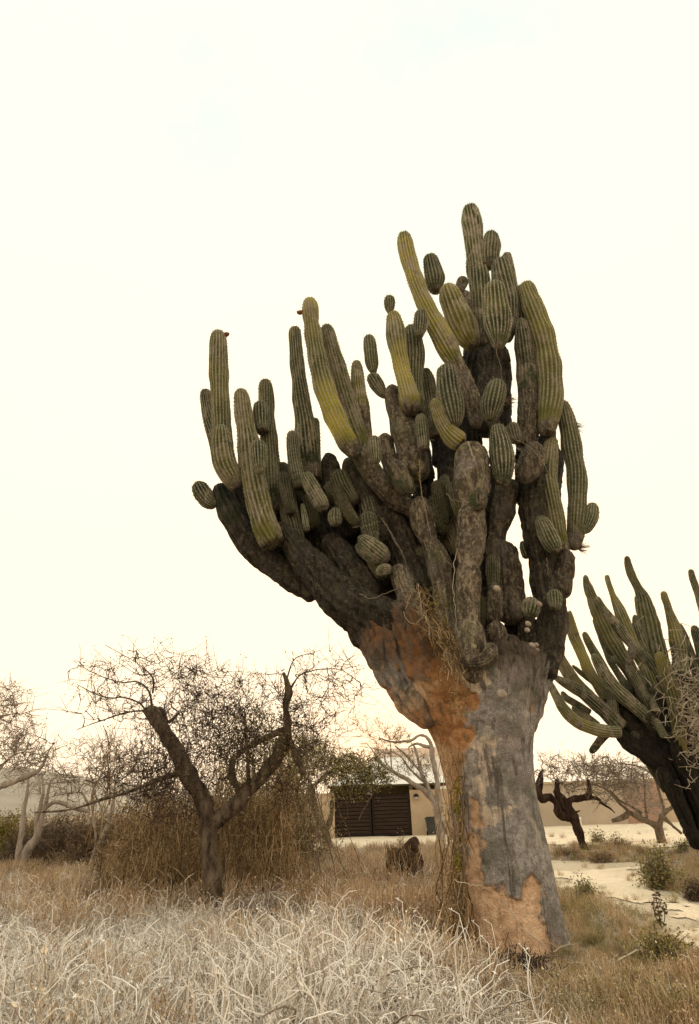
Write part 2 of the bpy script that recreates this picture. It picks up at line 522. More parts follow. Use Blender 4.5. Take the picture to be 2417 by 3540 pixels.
MAT = {
    'cactus': m_cactus(), 'trunk': m_trunk(), 'ground': m_ground(), 'sand': m_sand(),
    'spine': m_tone('spine', [(0, (0.10, 0.08, 0.055)), (1, (0.36, 0.31, 0.23))]),
    'fruit': m_plain('fruit_skin', (0.14, 0.05, 0.04), (0.24, 0.10, 0.07), 20),
    'mesquite': m_bark('dark_bark', (0.022, 0.016, 0.013), (0.20, 0.16, 0.12), 10),
    'palebark': m_bark('pale_bark', (0.20, 0.17, 0.145), (0.46, 0.40, 0.35), 7),
    'midbark': m_bark('brown_bark', (0.08, 0.06, 0.045), (0.24, 0.195, 0.15), 8),
    'redbark': m_bark('reddish_dark_bark', (0.016, 0.010, 0.009), (0.085, 0.055, 0.042), 8),
    'twig_dark': m_tone('twig_dark', [(0, (0.035, 0.024, 0.020)), (1, (0.12, 0.085, 0.070))]),
    'twig_mid': m_tone('twig_brown', [(0, (0.09, 0.068, 0.05)), (1, (0.27, 0.215, 0.165))]),
    'twig_pale': m_tone('twig_pale', [(0, (0.16, 0.135, 0.115)), (1, (0.46, 0.40, 0.35))]),
    'leaf_olive': m_tone('leaf_olive', [(0, (0.10, 0.095, 0.035)), (0.6, (0.27, 0.25, 0.10)), (1, (0.50, 0.44, 0.24))]),
    'leaf_green': m_tone('leaf_green', [(0, (0.085, 0.085, 0.028)), (0.6, (0.22, 0.20, 0.065)), (1, (0.40, 0.34, 0.14))]),
    'leaf_hedge': m_tone('leaf_hedge', [(0, (0.070, 0.068, 0.012)), (0.6, (0.19, 0.165, 0.025)), (1, (0.34, 0.27, 0.05))]),
    'leaf_dry': m_tone('leaf_dry', [(0, (0.11, 0.068, 0.038)), (0.6, (0.27, 0.18, 0.10)), (1, (0.44, 0.33, 0.20))]),
    'vine': m_tone('vine_brown', [(0, (0.07, 0.045, 0.024)), (0.4, (0.23, 0.155, 0.080)), (0.7, (0.40, 0.285, 0.16)), (1, (0.62, 0.50, 0.34))]),
    'vine_pale': m_tone('vine_pale', [(0, (0.30, 0.25, 0.19)), (1, (0.62, 0.55, 0.45))]),
    'straw': m_tone('straw', [(0, (0.42, 0.35, 0.28)), (0.25, (0.80, 0.76, 0.71)), (1, (0.97, 0.96, 0.95))], inst=True),
    'tangle': m_tone('tangle', [(0, (0.13, 0.09, 0.065)), (0.45, (0.50, 0.43, 0.36)), (1, (0.90, 0.86, 0.82))], inst=True),
    'brown': m_tone('brown_grass', [(0, (0.14, 0.080, 0.042)), (0.5, (0.52, 0.37, 0.225)), (1, (0.88, 0.77, 0.60))], inst=True),
    'weed': m_tone('weed', [(0, (0.10, 0.095, 0.035)), (0.5, (0.32, 0.28, 0.12)), (1, (0.62, 0.52, 0.32))], inst=True),
    'brush': m_tone('brush', [(0, (0.050, 0.036, 0.024)), (0.6, (0.13, 0.095, 0.065)), (1, (0.26, 0.20, 0.15))]),
    'plaster': m_plain('sand_plaster', (0.40, 0.315, 0.225), (0.49, 0.39, 0.285), 1.4, bump=0.15),
    'wallgrey': m_plain('grey_brown_plaster', (0.36, 0.305, 0.245), (0.45, 0.385, 0.31), 0.8, bump=0.15),
    'wallred': m_plain('faded_red_plaster', (0.30, 0.19, 0.145), (0.37, 0.25, 0.19), 0.8, bump=0.15),
    'beam': m_plain('olive_timber', (0.075, 0.058, 0.026), (0.14, 0.11, 0.055), 3),
    'slat': m_plain('dark_timber', (0.016, 0.010, 0.008), (0.050, 0.032, 0.024), 4, 0.7, stretch=(0.3, 1, 5)),
    'steel': m_plain('dark_steel', (0.012, 0.009, 0.008), (0.026, 0.019, 0.016), 6, 0.6),
    'white': m_plain('white_render', (0.66, 0.63, 0.58), (0.78, 0.75, 0.70), 2, bump=0.1),
    'roof': m_plain('pale_roof', (0.70, 0.68, 0.66), (0.82, 0.80, 0.78), 1.2, bump=0.1),
    'terracotta': m_plain('pink_terracotta', (0.62, 0.50, 0.43), (0.72, 0.60, 0.52), 2),
    'plastic': m_plain('bin_plastic', (0.018, 0.020, 0.022), (0.045, 0.048, 0.050), 5, 0.5, 0.1, 0.4),
    'glass': m_plain('lamp_glass', (0.35, 0.30, 0.24), (0.5, 0.45, 0.38), 5, 0.3, 0.05, 0.5),
    'stump': m_bark('mossy_stump', (0.022, 0.013, 0.010), (0.095, 0.060, 0.042), 6),
    'hill': m_plain('dry_hillside', (0.30, 0.26, 0.22), (0.42, 0.38, 0.33), 0.05),
    'rock': m_plain('grey_rock', (0.13, 0.11, 0.095), (0.26, 0.225, 0.195), 5),
    'post': m_plain('weathered_post', (0.028, 0.022, 0.016), (0.070, 0.055, 0.040), 9),
}

# ------------------------------------------------------------------ terrain
def ground_h(x, y):
    p = np.stack([x, y, np.zeros_like(x)], 1)
    near = np.clip(1 - np.hypot(x, y - 12) / 60, 0, 1)
    return near * (0.05 * vnoise(p, 0.6) + 0.03 * vnoise(p, 1.9))


def grid_sheet(name, xs, ys, zf, mat, kind='structure', keep=None):
    X, Y = np.meshgrid(xs, ys)
    x, y = X.ravel(), Y.ravel()
    V = np.stack([x, y, zf(x, y)], 1)
    nx, ny = len(xs), len(ys)
    i = np.arange(nx * ny).reshape(ny, nx)
    F = np.stack([i[:-1, :-1], i[:-1, 1:], i[1:, 1:], i[1:, :-1]], -1).reshape(-1, 4)
    if keep is not None:
        F = F[keep(V[F].mean(1))]
        u, inv = np.unique(F, return_inverse=True)
        V, F = V[u], inv.reshape(F.shape)
    return tag(mesh_obj(name, V, [F], mat), kind=kind)


gx = np.concatenate([-np.geomspace(3000, 32, 14), np.linspace(-30, 30, 241), np.geomspace(32, 3000, 14)])
gy = np.concatenate([[-60, -20], np.linspace(-5, 45, 201), np.geomspace(48, 4000, 16)])
grid_sheet('ground', gx, gy, ground_h, MAT['ground'])


def G(c, x, y):
    p = ground_at(c, x, y); return (p[0], p[1])


path_poly = [G('J', 255, 1235), G('J', 700, 1250), G('J', 1010, 1255), G('J', 1130, 1400), G('J', 1380, 1560), G('J', 1600, 1590),
             G('J', 1900, 1640), G('J', 1900, 2150), G('J', 1587, 1960), G('J', 1480, 1880), G('J', 1300, 1750), G('J', 1100, 1650),
             G('J', 900, 1560), G('J', 700, 1500), G('J', 300, 1400)]
yard_poly = [(-1.9, 24.5), (3, 25.5), (6.0, 24.2), (9, 21.2), (13, 21.0), (20, 22), (30, 24), (30, 60), (-2.5, 34.5), (-3.0, 29)]


gm = bpy.data.objects['ground'].data
gv = np.empty(len(gm.vertices) * 3, np.float32); gm.vertices.foreach_get('co', gv); gv = gv.reshape(-1, 3)
sd_ = np.maximum(poly_sd(gv[:, 0], gv[:, 1], path_poly) / 0.9, poly_sd(gv[:, 0], gv[:, 1], yard_poly) / 2.5)
gm.attributes.new('sandy', 'FLOAT', 'POINT').data.foreach_set('value', np.clip(0.75 + 0.5 * sd_, 0, 1).astype(np.float32))


def edge_keep(poly, rough):
    def f(c):
        d = poly_sd(c[:, 0], c[:, 1], poly)
        return d + rough * vnoise(c * np.array((1, 1, 0)), 1.3) + rough * 0.5 * vnoise(c * np.array((1, 1, 0)), 4.0) > 0
    return f


grid_sheet('path', np.arange(1.5, 12, 0.06), np.arange(6.5, 16, 0.06), lambda x, y: ground_h(x, y) + 0.012, MAT['sand'], keep=edge_keep(path_poly, 0.55))
grid_sheet('driveway', np.arange(-4, 24, 0.15), np.arange(20, 42, 0.15), lambda x, y: ground_h(x, y) + 0.02, MAT['sand'], keep=edge_keep(yard_poly, 0.5))

# far hill
hx = np.linspace(-420, 60, 60)
grid_sheet('hill', hx, np.linspace(300, 520, 24),
           lambda x, y: -2 + (26 + 6 * vnoise(np.stack([x, y, 0 * x], 1), 0.012)) * np.exp(-((x + 230) / 120) ** 2) * np.clip(np.sin((y - 300) / 220 * math.pi), 0, 1) ** 0.7 + 3 * vnoise(np.stack([x, y, 0 * x], 1), 0.05),
           MAT['hill'])


# ------------------------------------------------------------------ cactus stems
def stem_path(crop, pts, Y0, Y1=None, n=40):
    """pts (x, y, width) from tip or base; depth runs from Y0 to Y1"""
    Y1 = Y0 if Y1 is None else Y1
    m = len(pts)
    rows = []
    for k, (x, y, w, *dd) in enumerate(pts):
        P, mpp = at(crop, x, y, Y0 + (Y1 - Y0) * k / max(1, m - 1) + (dd[0] if dd else 0))
        rows.append((*P, w * mpp / 2))
    return catmull(rows, n)


SPINES = {}


def add_stem(parent, name, crop, pts, Y0, Y1=None, ribs=17, depth=0.26, wood=0.0, wood_base=None, yel=0.0, grey=0.3, seg=5, dens=1.0,
             tip=True, foot=False, mat=None, lump=0.05, label=None, spines=None, ringpitch=0.05, marks=None, tone=None):
    """a column listed from its tip down to its foot, with ribs, a domed tip and pinched growth rings"""
    R0 = stem_path(crop, pts, Y0, Y1, 60)
    L = np.linalg.norm(np.diff(R0[:, :3], axis=0), axis=1).sum()
    n = int(np.clip(L / ringpitch * dens, 14, 90))
    R = stem_path(crop, pts, Y0, Y1, n)
    r0 = R[min(3, n - 1), 3]
    # dome: extra short rings at the tip
    P, r = R[:, :3], np.maximum(R[:, 3], 0.012)
    s = np.concatenate([[0], np.cumsum(np.linalg.norm(np.diff(P, axis=0), axis=1))])
    extra = np.array([])
    if tip:
        hcap = 0.85 * r0
        extra = hcap * (1 - np.cos(np.linspace(0.10, math.pi / 2, 8)))
    ss = np.unique(np.concatenate([s, extra, (L - 0.6 * r[-1] * (1 - np.cos(np.linspace(0.1, math.pi / 2, 5)))) if foot else []]))
    ss = ss[(ss <= s[-1] + 1e-6)]
    P = np.stack([np.interp(ss, s, P[:, k]) for k in range(3)], 1)
    r = np.interp(ss, s, r)
    if tip:
        q = np.clip(1 - ss / hcap, 0, 1)
        r = r * np.sqrt(np.clip(1 - q ** 2, 0.004, 1))
    if foot:
        q = np.clip(1 - (ss[-1] - ss) / (0.7 * r[-1] + 1e-6), 0, 1)
        r = r * np.sqrt(np.clip(1 - 0.85 * q ** 2, 0.01, 1))
    ph = random.random() * 100
    r = r * (1 + 0.035 * np.sin(ss / (0.55 + 0.3 * random.random()) * 6.28 + ph) + 0.02 * vnoise(np.stack([ss, ss * 0 + ph, ss * 0], 1), 5))
    T, U, W = frames(P)
    nr = max(ribs, 1)
    ns = nr * seg if ribs else 28
    a = np.linspace(0, 2 * math.pi, ns, endpoint=False) + random.random()
    tw = 0.15 * np.sin(ss * 1.3 + ph)[:, None]
    A = a[None, :] + tw
    if ribs:
        prof = np.abs(np.sin(nr * a / 2)) ** 0.8
    else:
        prof = np.ones(ns)
    wv = np.full(len(ss), wood, float)
    if wood_base is not None:        # woody towards the foot
        f = ss / ss[-1]
        wv = np.maximum(wv, np.clip((f - wood_base[0]) / (wood_base[1] - wood_base[0]), 0, 1))
    dep = depth * (1 - 0.35 * wv)
    if not ribs: dep = dep * 0
    if ribs:
        prof2 = np.clip(prof[None, :] * (1 + 0.10 * np.sin(ss[:, None] / 0.055 * 6.28 + (np.floor(nr * a / 6.2832) % 2)[None, :] * 3.14)), 0, 1.12)
        rib_id = np.floor(nr * (a - a[0]) / 6.2832)
        jit = vnoise(np.stack([np.repeat(ss, ns) * 3.0, np.tile(rib_id * 3.7, len(ss)) + ph, np.zeros(len(ss) * ns)], 1), 1.0).reshape(len(ss), ns)
        prof2 = prof2 * (1 + 0.25 * jit)
    else:
        prof2 = np.ones((len(ss), ns))
    rad = r[:, None] * (1 - dep[:, None] * (1 - prof2))
    V = P[:, None, :] + (np.cos(A)[..., None] * U[:, None, :] + np.sin(A)[..., None] * W[:, None, :]) * rad[..., None]
    D = (V - P[:, None, :]).reshape(-1, 3)
    V = V.reshape(-1, 3)
    nz = lump * (vnoise(V, 3.0) + 0.5 * vnoise(V, 8.0)) + np.repeat(wv, ns) * (0.06 * vnoise(V, 5) + 0.05 * vnoise(V, 13) - 0.10 * np.clip(1 - np.abs(vnoise(V * np.array((1, 1, .6)), 6)) * 6, 0, 1))
    V = V + D * nz[:, None]
    i = np.arange(len(ss) - 1)[:, None] * ns
    j = np.arange(ns)[None, :]
    k = (j + 1) % ns
    F = np.stack([i + j, i + k, i + ns + k, i + ns + j], -1).reshape(-1, 4)
    cap = np.stack([np.arange(ns), (np.arange(ns) + 1) % ns], 1)
    V = np.vstack([V, P[0] - T[0] * r0 * 0.02 if tip else P[0], P[-1]])
    t1 = np.stack([np.full(ns, len(V) - 2), cap[:, 1], cap[:, 0]], 1)
    b0 = (len(ss) - 1) * ns
    t2 = np.stack([np.full(ns, len(V) - 1), cap[:, 0] + b0, cap[:, 1] + b0], 1)
    z = lambda v: np.concatenate([v, [0.5, 0.5]])
    band = vnoise(np.stack([ss * 1.7, ss * 0 + ph, ss * 0], 1)); band2 = vnoise(np.stack([ss * 2.3, ss * 0 + ph + 40, ss * 0], 1))
    wob = np.clip(wv + np.where(band2 > 0.25, 0.35 * grey, 0) * (ribs > 0), 0, 1)
    at_ = {'rib': z(np.tile(prof, len(ss)) * (1 - np.repeat(wv, ns))), 'wood': np.concatenate([np.repeat(wob, ns), [wood, wv[-1]]]),
           'yel': z(np.repeat(np.clip(yel * (0.75 + 0.7 * band), 0, 1), ns)), 'grey': z(np.repeat(np.clip(grey + 0.45 * band2, 0, 1), ns))}
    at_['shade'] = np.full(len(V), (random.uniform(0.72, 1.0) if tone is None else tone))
    at_['len'] = z(np.repeat(ss, ns))
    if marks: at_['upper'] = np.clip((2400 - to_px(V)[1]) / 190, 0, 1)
    for k_, v_ in (marks or {}).items(): at_[k_] = np.full(len(V), v_) + (0.30 * vnoise(V, 1.3) - 0.45 * np.concatenate([np.repeat(np.clip(1 - ss / ss[-1] * 2.2, 0, 1), ns), [0, 0]]) if k_ == 'peel' else 0)
    o = mesh_obj(name, V, [F, np.concatenate([t1, t2])], mat or MAT['cactus'], parent, attrs=at_)
    if label: o['label'] = label
    # spine tufts along the ridges
    if ribs and spines != 0:
        sp = SPINES.setdefault(parent.name, [])
        pitch = 0.075
        for kr in range(nr):
            ang = (kr + 0.5) * 2 * math.pi / nr + a[0]
            for s_ in np.arange(0.01 + random.random() * pitch, ss[-1], pitch):
                w_ = np.interp(s_, ss, wv)
                if random.random() < w_ * 1.2: continue
                c = np.array([np.interp(s_, ss, P[:, q]) for q in range(3)])
                kk = min(int(np.searchsorted(ss, s_)), len(ss) - 1)
                aa = ang + tw[kk, 0]
                dirn = math.cos(aa) * U[kk] + math.sin(aa) * W[kk]
                if dirn[1] > 0.45: continue
                sp.append(np.concatenate([c + dirn * r[kk] * 0.97, dirn - T[kk] * (1.2 if s_ < r0 else 0.1), [spines or 1.0]]))
    return o


def build_spines(parent, length):
    sp = np.array(SPINES[parent.name])
    reps = 3
    C = np.repeat(sp[:, :3], reps, 0); D = np.repeat(sp[:, 3:6], reps, 0); S = np.repeat(sp[:, 6], reps)
    D = D + RNG.normal(scale=0.55, size=D.shape)
    D /= np.linalg.norm(D, axis=1)[:, None]
    q = np.cross(D, RNG.normal(size=D.shape)); q /= np.linalg.norm(q, axis=1)[:, None]
    ln = (length * S * RNG.uniform(0.4, 1.2, len(C)))[:, None]
    V = np.stack([C - D * 0.01 - q * 0.0035, C - D * 0.01 + q * 0.0035, C + D * ln], 1).reshape(-1, 3)
    F = np.arange(len(V)).reshape(-1, 3)
    o = mesh_obj('spines', V, [F], MAT['spine'], parent, smooth=False, attrs={'tone': np.repeat(RNG.random(len(C)), 3)})
    o['kind'] = 'stuff'


# ------------------------------------------------------------------ the giant cactus
Y0 = 8.3
gb = ground_at('F', 1090, 1880)
giant = empty('giant_cactus', (gb[0], Y0, 0), 'giant many armed columnar cactus with a thick grey trunk and peeling orange bark', 'cactus')


def trunk_mesh():
    ctl = [('F', 1110, 2010, 770), ('F', 1080, 1880, 720), ('F', 1047, 1700, 690), ('F', 1010, 1450, 660), ('F', 978, 1200, 636), ('F', 945, 1000, 606),
           ('F', 912, 820, 600), ('F', 882, 650, 612), ('F', 856, 480, 650), ('F', 832, 340, 715), ('F', 795, 200, 805), ('F', 745, 90, 960), ('F', 732, 0, 1050),
           ('C', 655, 1550, 1020), ('C', 640, 1490, 930), ('C', 630, 1430, 760), ('C', 620, 1360, 520), ('C', 620, 1290, 240)]
    rows = []
    for c, x, y, w in ctl:
        P, mpp = at(c, x, y, Y0)
        rows.append((*P, w * mpp / 2))
    R = catmull(rows, 250)
    P, r = R[:, :3], R[:, 3]
    P[0, 2] = min(P[0, 2], -0.15)
    U = np.tile((0, -1.0, 0), (len(P), 1)); W = np.tile((1.0, 0, 0), (len(P), 1))
    ns = 200
    a = np.linspace(0, 2 * math.pi, ns, endpoint=False)
    dr = np.clip(1.0 - (P[:, 2] - 2.4) * 0.30, 0.42, 1.0)        # flatter where it fans out
    ct = np.sign(np.cos(a)) * np.abs(np.cos(a)) ** 0.9
    V = P[:, None, :] + (np.cos(a)[None, :, None] * U[:, None, :] * dr[:, None, None] + np.sin(a)[None, :, None] * W[:, None, :]) * r[:, None, None]
    D = (V - P[:, None, :]).reshape(-1, 3)
    V = V.reshape(-1, 3)
    up = np.clip((V[:, 2] - 2.6) / 1.6, 0, 1)
    sq = V * np.array((1, 1, 0.35))
    nz = 0.035 * vnoise(sq, 1.6) + 0.022 * vnoise(sq, 4) + 0.012 * vnoise(V, 11) + 0.006 * vnoise(V, 28) + up * (0.10 * vnoise(V, 1.9) + 0.06 * vnoise(V, 4.2))
    # deep grown-together folds where the limbs part
    nz -= up * 0.10 * np.clip(1 - np.abs(vnoise(V * np.array((1.0, 1.0, 0.45)), 2.1)) * 5, 0, 1)
    low = np.clip(1 - V[:, 2] / 0.9, 0, 1)
    ang = np.tile(a, len(P))
    nz += low * 0.06 * np.sin(ang * 5 + 1.0)
    V = V + D * nz[:, None]
    px, py = to_px(V)
    fx, fy = (px - 1240) / (800 / 1587), (py - 2350) / (800 / 1587)
    orange = [[(735, 1300), (850, 1320), (880, 1390), (940, 1430), (990, 1390), (1020, 1470), (1130, 1520), (1150, 1385), (1200, 1360), (1245, 1400),
               (1265, 1600), (1345, 1880), (1360, 2000), (700, 2000), (720, 1690)],
              [(760, 815), (845, 810), (855, 1000), (830, 1050), (868, 1150), (830, 1260), (835, 1345), (740, 1345), (748, 1100), (768, 950)],
              [(100, -150), (330, -330), (560, -250), (640, -60), (760, 60), (815, 130), (790, 200), (730, 240), (805, 370), (790, 430), (715, 480), (700, 640), (690, 800), (640, 900),
               (300, 900), (200, 300)],
              [(1195, 20), (1330, -120), (1340, 10), (1220, 160), (1190, 210)]]
    sd = np.max([poly_sd(fx, fy, p) for p in orange], axis=0)
    tanp = [[(760, 400), (960, 395), (925, 480), (935, 640), (975, 740), (900, 745), (865, 850), (755, 840), (770, 700), (820, 640), (790, 480)],
            [(850, 860), (1060, 870), (1010, 960), (900, 1010), (850, 1000)], [(560, -100), (800, -150), (900, 20), (760, 120), (620, 60)]]
    sdt = np.max([poly_sd(fx, fy, p) for p in tanp], axis=0)
    peel = 0.5 + np.clip(sd / 130, -0.5, 0.5)
    palepeel = np.clip(0.5 + np.max([poly_sd(fx, fy, p) for p in orange[:2]], axis=0) / 120, 0, 1)
    tan = 0.5 + np.clip(sdt / 130, -0.5, 0.45)
    sdn = sd + 30 * vnoise(V, 9) + 18 * vnoise(V, 22)
    V = V - D * (0.018 * np.clip(sdn / 14 + 0.5, 0, 1))[:, None]
    peel = 0.5 + np.clip(sdn / 130, -0.5, 0.5)
    n = len(P)
    i = np.arange(n - 1)[:, None] * ns
    j = np.arange(ns)[None, :]
    k = (j + 1) % ns
    F = np.stack([i + j, i + k, i + ns + k, i + ns + j], -1).reshape(-1, 4)
    V = np.vstack([V, P[-1]])
    b0 = (n - 1) * ns
    t = np.stack([np.full(ns, len(V) - 1), b0 + np.arange(ns), b0 + (np.arange(ns) + 1) % ns], 1)
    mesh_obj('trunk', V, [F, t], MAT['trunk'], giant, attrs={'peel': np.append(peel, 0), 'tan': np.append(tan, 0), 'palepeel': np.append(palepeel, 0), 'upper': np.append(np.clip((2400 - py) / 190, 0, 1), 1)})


trunk_mesh()


def S(*a, **k): return add_stem(giant, *a, **k)


DZ = 1.45          # how far the arms spread towards and away from the camera


def column(crop, pts, dy, dy1=None, **k):
    k.setdefault('wood_base', (0.84, 1.02))
    return S('column', crop, pts, Y0 + DZ * dy, None if dy1 is None else Y0 + DZ * dy1, **k)


def bud(crop, pts, dy, **k): return S('bud', crop, pts, Y0 + DZ * dy, foot=True, **k)


def limb(crop, pts, dy, dy1=None, **k):
    k.setdefault('wood', 1.0); k.setdefault('ribs', 15); k.setdefault('lump', 0.12); k.setdefault('spines', 0); k.setdefault('seg', 4); k.setdefault('foot', True)
    z = k.pop('dz', DZ)
    return S('limb', crop, pts, Y0 + z * dy, None if dy1 is None else Y0 + z * dy1, **k)


# big lower limbs; a low tone paints backlit shade into the bark colour
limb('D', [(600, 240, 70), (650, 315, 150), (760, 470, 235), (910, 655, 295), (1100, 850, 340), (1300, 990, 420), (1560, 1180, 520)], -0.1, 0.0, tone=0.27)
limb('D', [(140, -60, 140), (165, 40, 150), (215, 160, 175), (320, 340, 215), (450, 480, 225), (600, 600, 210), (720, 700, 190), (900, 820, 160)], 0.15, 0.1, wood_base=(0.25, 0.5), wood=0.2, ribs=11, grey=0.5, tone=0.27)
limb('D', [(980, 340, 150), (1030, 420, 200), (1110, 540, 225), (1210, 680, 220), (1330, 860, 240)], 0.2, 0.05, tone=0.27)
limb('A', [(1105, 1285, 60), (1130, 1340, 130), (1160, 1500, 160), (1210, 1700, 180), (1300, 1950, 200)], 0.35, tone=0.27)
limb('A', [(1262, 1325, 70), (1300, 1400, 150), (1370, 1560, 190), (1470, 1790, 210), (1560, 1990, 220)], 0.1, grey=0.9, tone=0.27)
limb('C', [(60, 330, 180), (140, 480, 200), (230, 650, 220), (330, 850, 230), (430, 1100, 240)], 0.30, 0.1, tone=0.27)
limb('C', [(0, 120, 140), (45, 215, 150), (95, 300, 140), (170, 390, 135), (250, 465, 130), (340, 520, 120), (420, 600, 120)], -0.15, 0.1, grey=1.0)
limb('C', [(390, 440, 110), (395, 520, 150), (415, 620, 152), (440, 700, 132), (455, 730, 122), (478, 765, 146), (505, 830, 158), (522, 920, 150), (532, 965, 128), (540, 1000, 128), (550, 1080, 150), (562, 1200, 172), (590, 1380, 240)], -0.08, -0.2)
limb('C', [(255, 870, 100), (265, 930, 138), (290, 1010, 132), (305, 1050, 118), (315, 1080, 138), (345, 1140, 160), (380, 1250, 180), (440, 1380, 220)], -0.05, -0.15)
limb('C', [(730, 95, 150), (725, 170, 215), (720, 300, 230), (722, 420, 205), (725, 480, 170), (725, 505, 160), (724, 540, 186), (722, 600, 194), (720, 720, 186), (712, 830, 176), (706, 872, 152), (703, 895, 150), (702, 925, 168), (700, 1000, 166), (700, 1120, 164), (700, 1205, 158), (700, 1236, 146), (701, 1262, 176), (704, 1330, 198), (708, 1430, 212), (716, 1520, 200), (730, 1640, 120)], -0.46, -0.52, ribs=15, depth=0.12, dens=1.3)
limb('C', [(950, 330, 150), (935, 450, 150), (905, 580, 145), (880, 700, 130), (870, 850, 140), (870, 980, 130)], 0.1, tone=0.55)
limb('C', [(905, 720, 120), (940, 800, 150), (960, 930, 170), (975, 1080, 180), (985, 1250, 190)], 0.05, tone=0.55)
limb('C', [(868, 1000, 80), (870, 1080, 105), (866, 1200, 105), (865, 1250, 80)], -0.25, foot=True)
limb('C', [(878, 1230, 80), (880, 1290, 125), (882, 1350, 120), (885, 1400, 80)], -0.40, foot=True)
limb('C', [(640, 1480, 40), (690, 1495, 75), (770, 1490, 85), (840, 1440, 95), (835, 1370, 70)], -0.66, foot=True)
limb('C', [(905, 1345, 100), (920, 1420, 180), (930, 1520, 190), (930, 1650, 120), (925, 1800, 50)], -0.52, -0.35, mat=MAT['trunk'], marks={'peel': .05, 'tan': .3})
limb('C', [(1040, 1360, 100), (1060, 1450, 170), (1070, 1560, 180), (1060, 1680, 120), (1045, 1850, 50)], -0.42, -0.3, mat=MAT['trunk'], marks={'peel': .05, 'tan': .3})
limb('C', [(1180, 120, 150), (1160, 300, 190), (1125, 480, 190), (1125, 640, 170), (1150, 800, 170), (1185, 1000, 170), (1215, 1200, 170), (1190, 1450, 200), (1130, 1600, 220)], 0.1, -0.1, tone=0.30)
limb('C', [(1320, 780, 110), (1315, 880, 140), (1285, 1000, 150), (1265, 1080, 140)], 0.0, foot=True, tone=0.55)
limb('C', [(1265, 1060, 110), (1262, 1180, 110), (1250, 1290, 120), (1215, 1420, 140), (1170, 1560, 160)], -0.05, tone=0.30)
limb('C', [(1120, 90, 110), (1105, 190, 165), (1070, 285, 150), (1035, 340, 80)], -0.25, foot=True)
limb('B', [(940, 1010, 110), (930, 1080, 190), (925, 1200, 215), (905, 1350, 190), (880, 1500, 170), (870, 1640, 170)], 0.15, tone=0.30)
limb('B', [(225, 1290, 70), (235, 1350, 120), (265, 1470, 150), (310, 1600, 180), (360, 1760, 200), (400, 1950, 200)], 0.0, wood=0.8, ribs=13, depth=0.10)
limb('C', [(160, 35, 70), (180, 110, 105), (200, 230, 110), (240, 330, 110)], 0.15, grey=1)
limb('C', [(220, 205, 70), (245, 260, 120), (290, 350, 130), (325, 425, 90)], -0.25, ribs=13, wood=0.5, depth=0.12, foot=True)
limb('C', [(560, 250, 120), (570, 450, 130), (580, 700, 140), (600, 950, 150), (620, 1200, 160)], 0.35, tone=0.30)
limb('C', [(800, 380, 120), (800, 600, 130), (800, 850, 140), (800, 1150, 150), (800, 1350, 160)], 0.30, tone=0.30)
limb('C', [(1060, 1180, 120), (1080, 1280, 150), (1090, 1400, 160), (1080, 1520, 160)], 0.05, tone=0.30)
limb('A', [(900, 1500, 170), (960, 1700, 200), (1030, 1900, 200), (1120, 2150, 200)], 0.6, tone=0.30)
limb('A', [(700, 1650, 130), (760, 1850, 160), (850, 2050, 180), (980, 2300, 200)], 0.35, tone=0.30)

# swollen lobes where the limbs grow out of the trunk
for pts, dy, pl in (([(200, 1130, 150), (290, 1250, 250), (380, 1400, 320), (470, 1570, 330), (560, 1780, 260), (640, 2000, 150), (700, 2200, 60)], -0.48, .75),
                    ([(20, 1130, 120), (70, 1230, 230), (170, 1400, 300), (270, 1560, 300), (380, 1740, 260), (480, 1900, 160)], -0.22, .55),
                    ([(480, 1180, 120), (520, 1290, 200), (560, 1430, 240), (600, 1600, 250), (640, 1760, 220), (680, 1960, 140), (700, 2150, 50)], -0.58, .60),
                    ([(640, 1430, 100), (680, 1500, 180), (730, 1620, 220), (770, 1780, 180), (800, 2000, 60)], -0.50, .12),
                    ([(840, 1420, 100), (850, 1520, 170), (850, 1660, 200), (850, 1840, 160), (850, 2150, 60)], -0.55, .02),
                    ([(960, 1330, 100), (980, 1430, 170), (985, 1560, 210), (970, 1720, 190), (950, 1950, 60)], -0.46, .05),
                    ([(1190, 1230, 100), (1170, 1360, 150), (1135, 1500, 180), (1095, 1650, 190), (1060, 1850, 140), (1050, 2150, 50)], -0.20, .25),
                    ([(1262, 1120, 120), (1250, 1260, 170), (1215, 1400, 190), (1165, 1540, 200), (1115, 1700, 190), (1080, 1950, 80)], 0.02, .42)):
    pts = [(x, y, w, 0.45 * max(0, 1 - k / 2.0)) for k, (x, y, w) in enumerate(pts)]
    limb('C', pts, dy, -0.12 + 0.3 * dy, mat=MAT['trunk'], lump=0.17, marks={'peel': pl, 'tan': 0.35}, dz=1.0)

